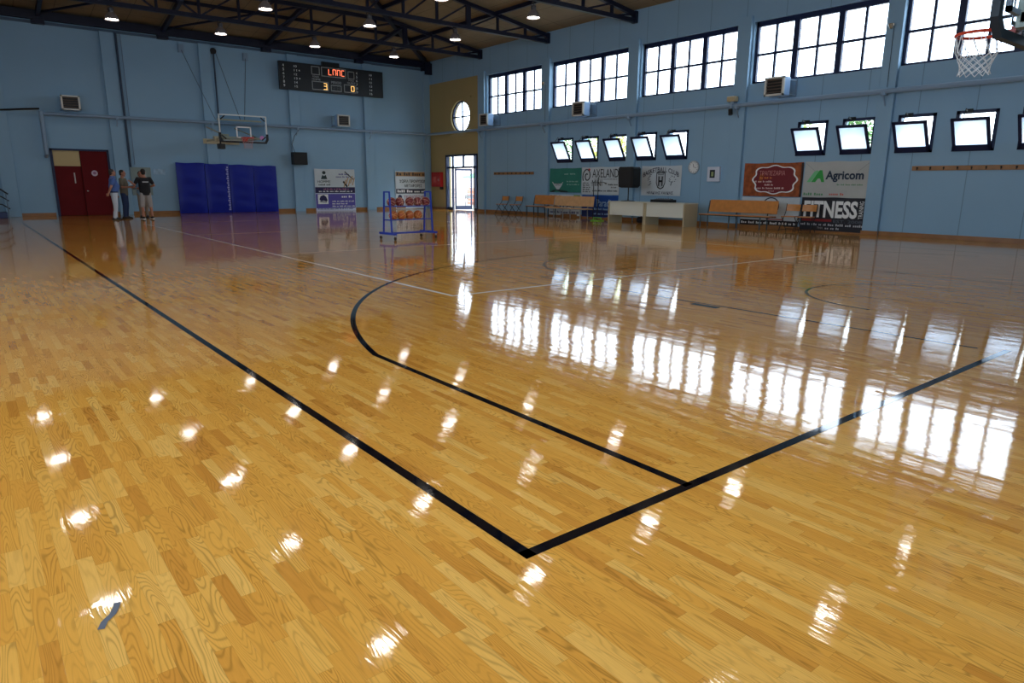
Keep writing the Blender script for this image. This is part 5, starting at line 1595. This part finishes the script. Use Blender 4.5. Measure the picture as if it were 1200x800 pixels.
for o in [q for q in bpy.data.objects if q.name.startswith('person') and 'black T-shirt' in q.get('label', '')]:
    pr_ = MB(); pr_.add([(-.1, -.153, 1.3), (.1, -.153, 1.3), (.1, -.149, 1.335), (-.1, -.149, 1.335), (-.1, -.14, 1.3), (.1, -.14, 1.3), (.1, -.136, 1.335), (-.1, -.136, 1.335)], [(0, 1, 2, 3), (7, 6, 5, 4), (0, 4, 5, 1), (1, 5, 6, 2), (2, 6, 7, 3), (3, 7, 4, 0)])
    build('back_print', pr_, mat('white back print', (190, 190, 194), .7), o)
o = thing('paper_sheet', 'white sheet of paper held by the man in the olive shirt', 'paper', (5.02, 28.72, 1.2), -.3)
pv = [(-.1 + i * .05, -.07 + j * .05, .012 * math.sin(i * .9 + j * .4) + j * .012) for j in range(4) for i in range(5)]
build('sheet', MB().add(pv, [(j * 5 + i, j * 5 + i + 1, j * 5 + i + 6, j * 5 + i + 5) for j in range(3) for i in range(4)]), WHITE, o)

# ------------------------------------------------------------------ outside
struct(build('ground_outside', MB().box(W + T, 60, -30, 70, -.3, -.06), mat('pale paving', (196, 190, 180), .8, 0, .3, .06, 1)))
struct(build('exterior_wall', MB().box(28.5, 28.9, 33, 52, -.06, 2.5), mat('pale pink render', (222, 200, 190), .8)))
o = thing('garden_railing', 'white garden railing seen through the open entrance', 'railing', (25.0, 38, -.06), 0)
for z in (.5, .75, 1.0): build('rail_bar', MB().tube([(0, -4, z), (0, 4, z)], .025, 8), mat('grey railing paint', (130, 132, 136), .5), o)
for k in range(5): build('rail_post', MB().tube([(0, -4 + 2 * k, 0), (0, -4 + 2 * k, 1.02)], .03, 8), mat('grey railing paint', (130, 132, 136), .5), o)
o = thing('green_kiosk', 'small green topped kiosk seen through the open entrance', 'kiosk', (27.6, 38.3, -.06))
build('counter', MB().box(-.5, .5, -.7, .7, 0, 1.1), mat('terracotta panel', (190, 110, 80), .7), o, bevel=.02)
build('kiosk_posts', MB().bar((-.4, -.6, 1.1), (-.4, -.6, 2.0), .08).bar((-.4, .6, 1.1), (-.4, .6, 2.0), .08), WHITE, o)
build('awning', MB().add([(-.9, -.9, 1.75), (-.9, .9, 1.75), (.6, .9, 2.15), (.6, -.9, 2.15), (-.9, -.9, 1.8), (-.9, .9, 1.8), (.6, .9, 2.2), (.6, -.9, 2.2)], [(0, 1, 2, 3), (7, 6, 5, 4), (0, 4, 5, 1), (1, 5, 6, 2), (2, 6, 7, 3), (3, 7, 4, 0)]), mat('green awning', (70, 150, 90), .7), o)
oc = chair('pale chair standing outside the open entrance', (21.6, 30.9, -.06), PI * .8, mat('pale grey chair plastic', (170, 172, 176), .5), group='chairs outside')
LEAF = [mat('sunlit leaf green', (150, 178, 70), .6), mat('mid leaf green', (96, 138, 62), .6), mat('yellow leaf green', (190, 192, 90), .6)]  # leaf greens, one per tree in turn
for i, (x, y, h_, r_) in enumerate(((26.3, 30.6, 5.0, 1.5), (26.3, 27.4, 5.0, 1.6), (26.0, 24.3, 4.9, 1.4), (25.4, 14.8, 4.5, .9), (25.6, 12.5, 4.5, .9))):
    lab = ['leafy tree outside the entrance corner, seen through the farthest open window', 'tall leafy tree outside, seen through the second open window from the entrance', 'yellow green tree outside, seen through the third open window from the entrance',
           'bushy tree outside the open window above the ornate red banner', 'bushy tree outside the open window above the Agricom banner'][i]
    o = thing('garden_tree', lab, 'tree', (x, y, -.06), 0, 'trees outside the windows')
    build('trunk', MB().tube([(0, 0, 0), (.05, .03, h_ * .3), (-.03, .05, h_ * .6)], [.12, .1, .06], 8), mat('bark', (96, 76, 56), .8), o, smooth=True)
    rr = random.Random(40 + i); lm = MB()
    for k in range(2000):
        d = Vector((rr.gauss(0, 1), rr.gauss(0, 1), rr.gauss(0, 1))).normalized() * (rr.random() ** .45)
        q = Vector((d.x * r_, d.y * r_, h_ * .62 + d.z * h_ * .38))
        a = Vector((rr.gauss(0, 1), rr.gauss(0, 1), rr.gauss(0, 1))).normalized(); b2 = a.orthogonal().normalized()
        s = rr.uniform(.07, .14)
        lm.add([q - a * s, q + b2 * s * .5, q + a * s, q - b2 * s * .5], [(0, 1, 2, 3)])
    build('foliage', lm, LEAF[i % 3], o)
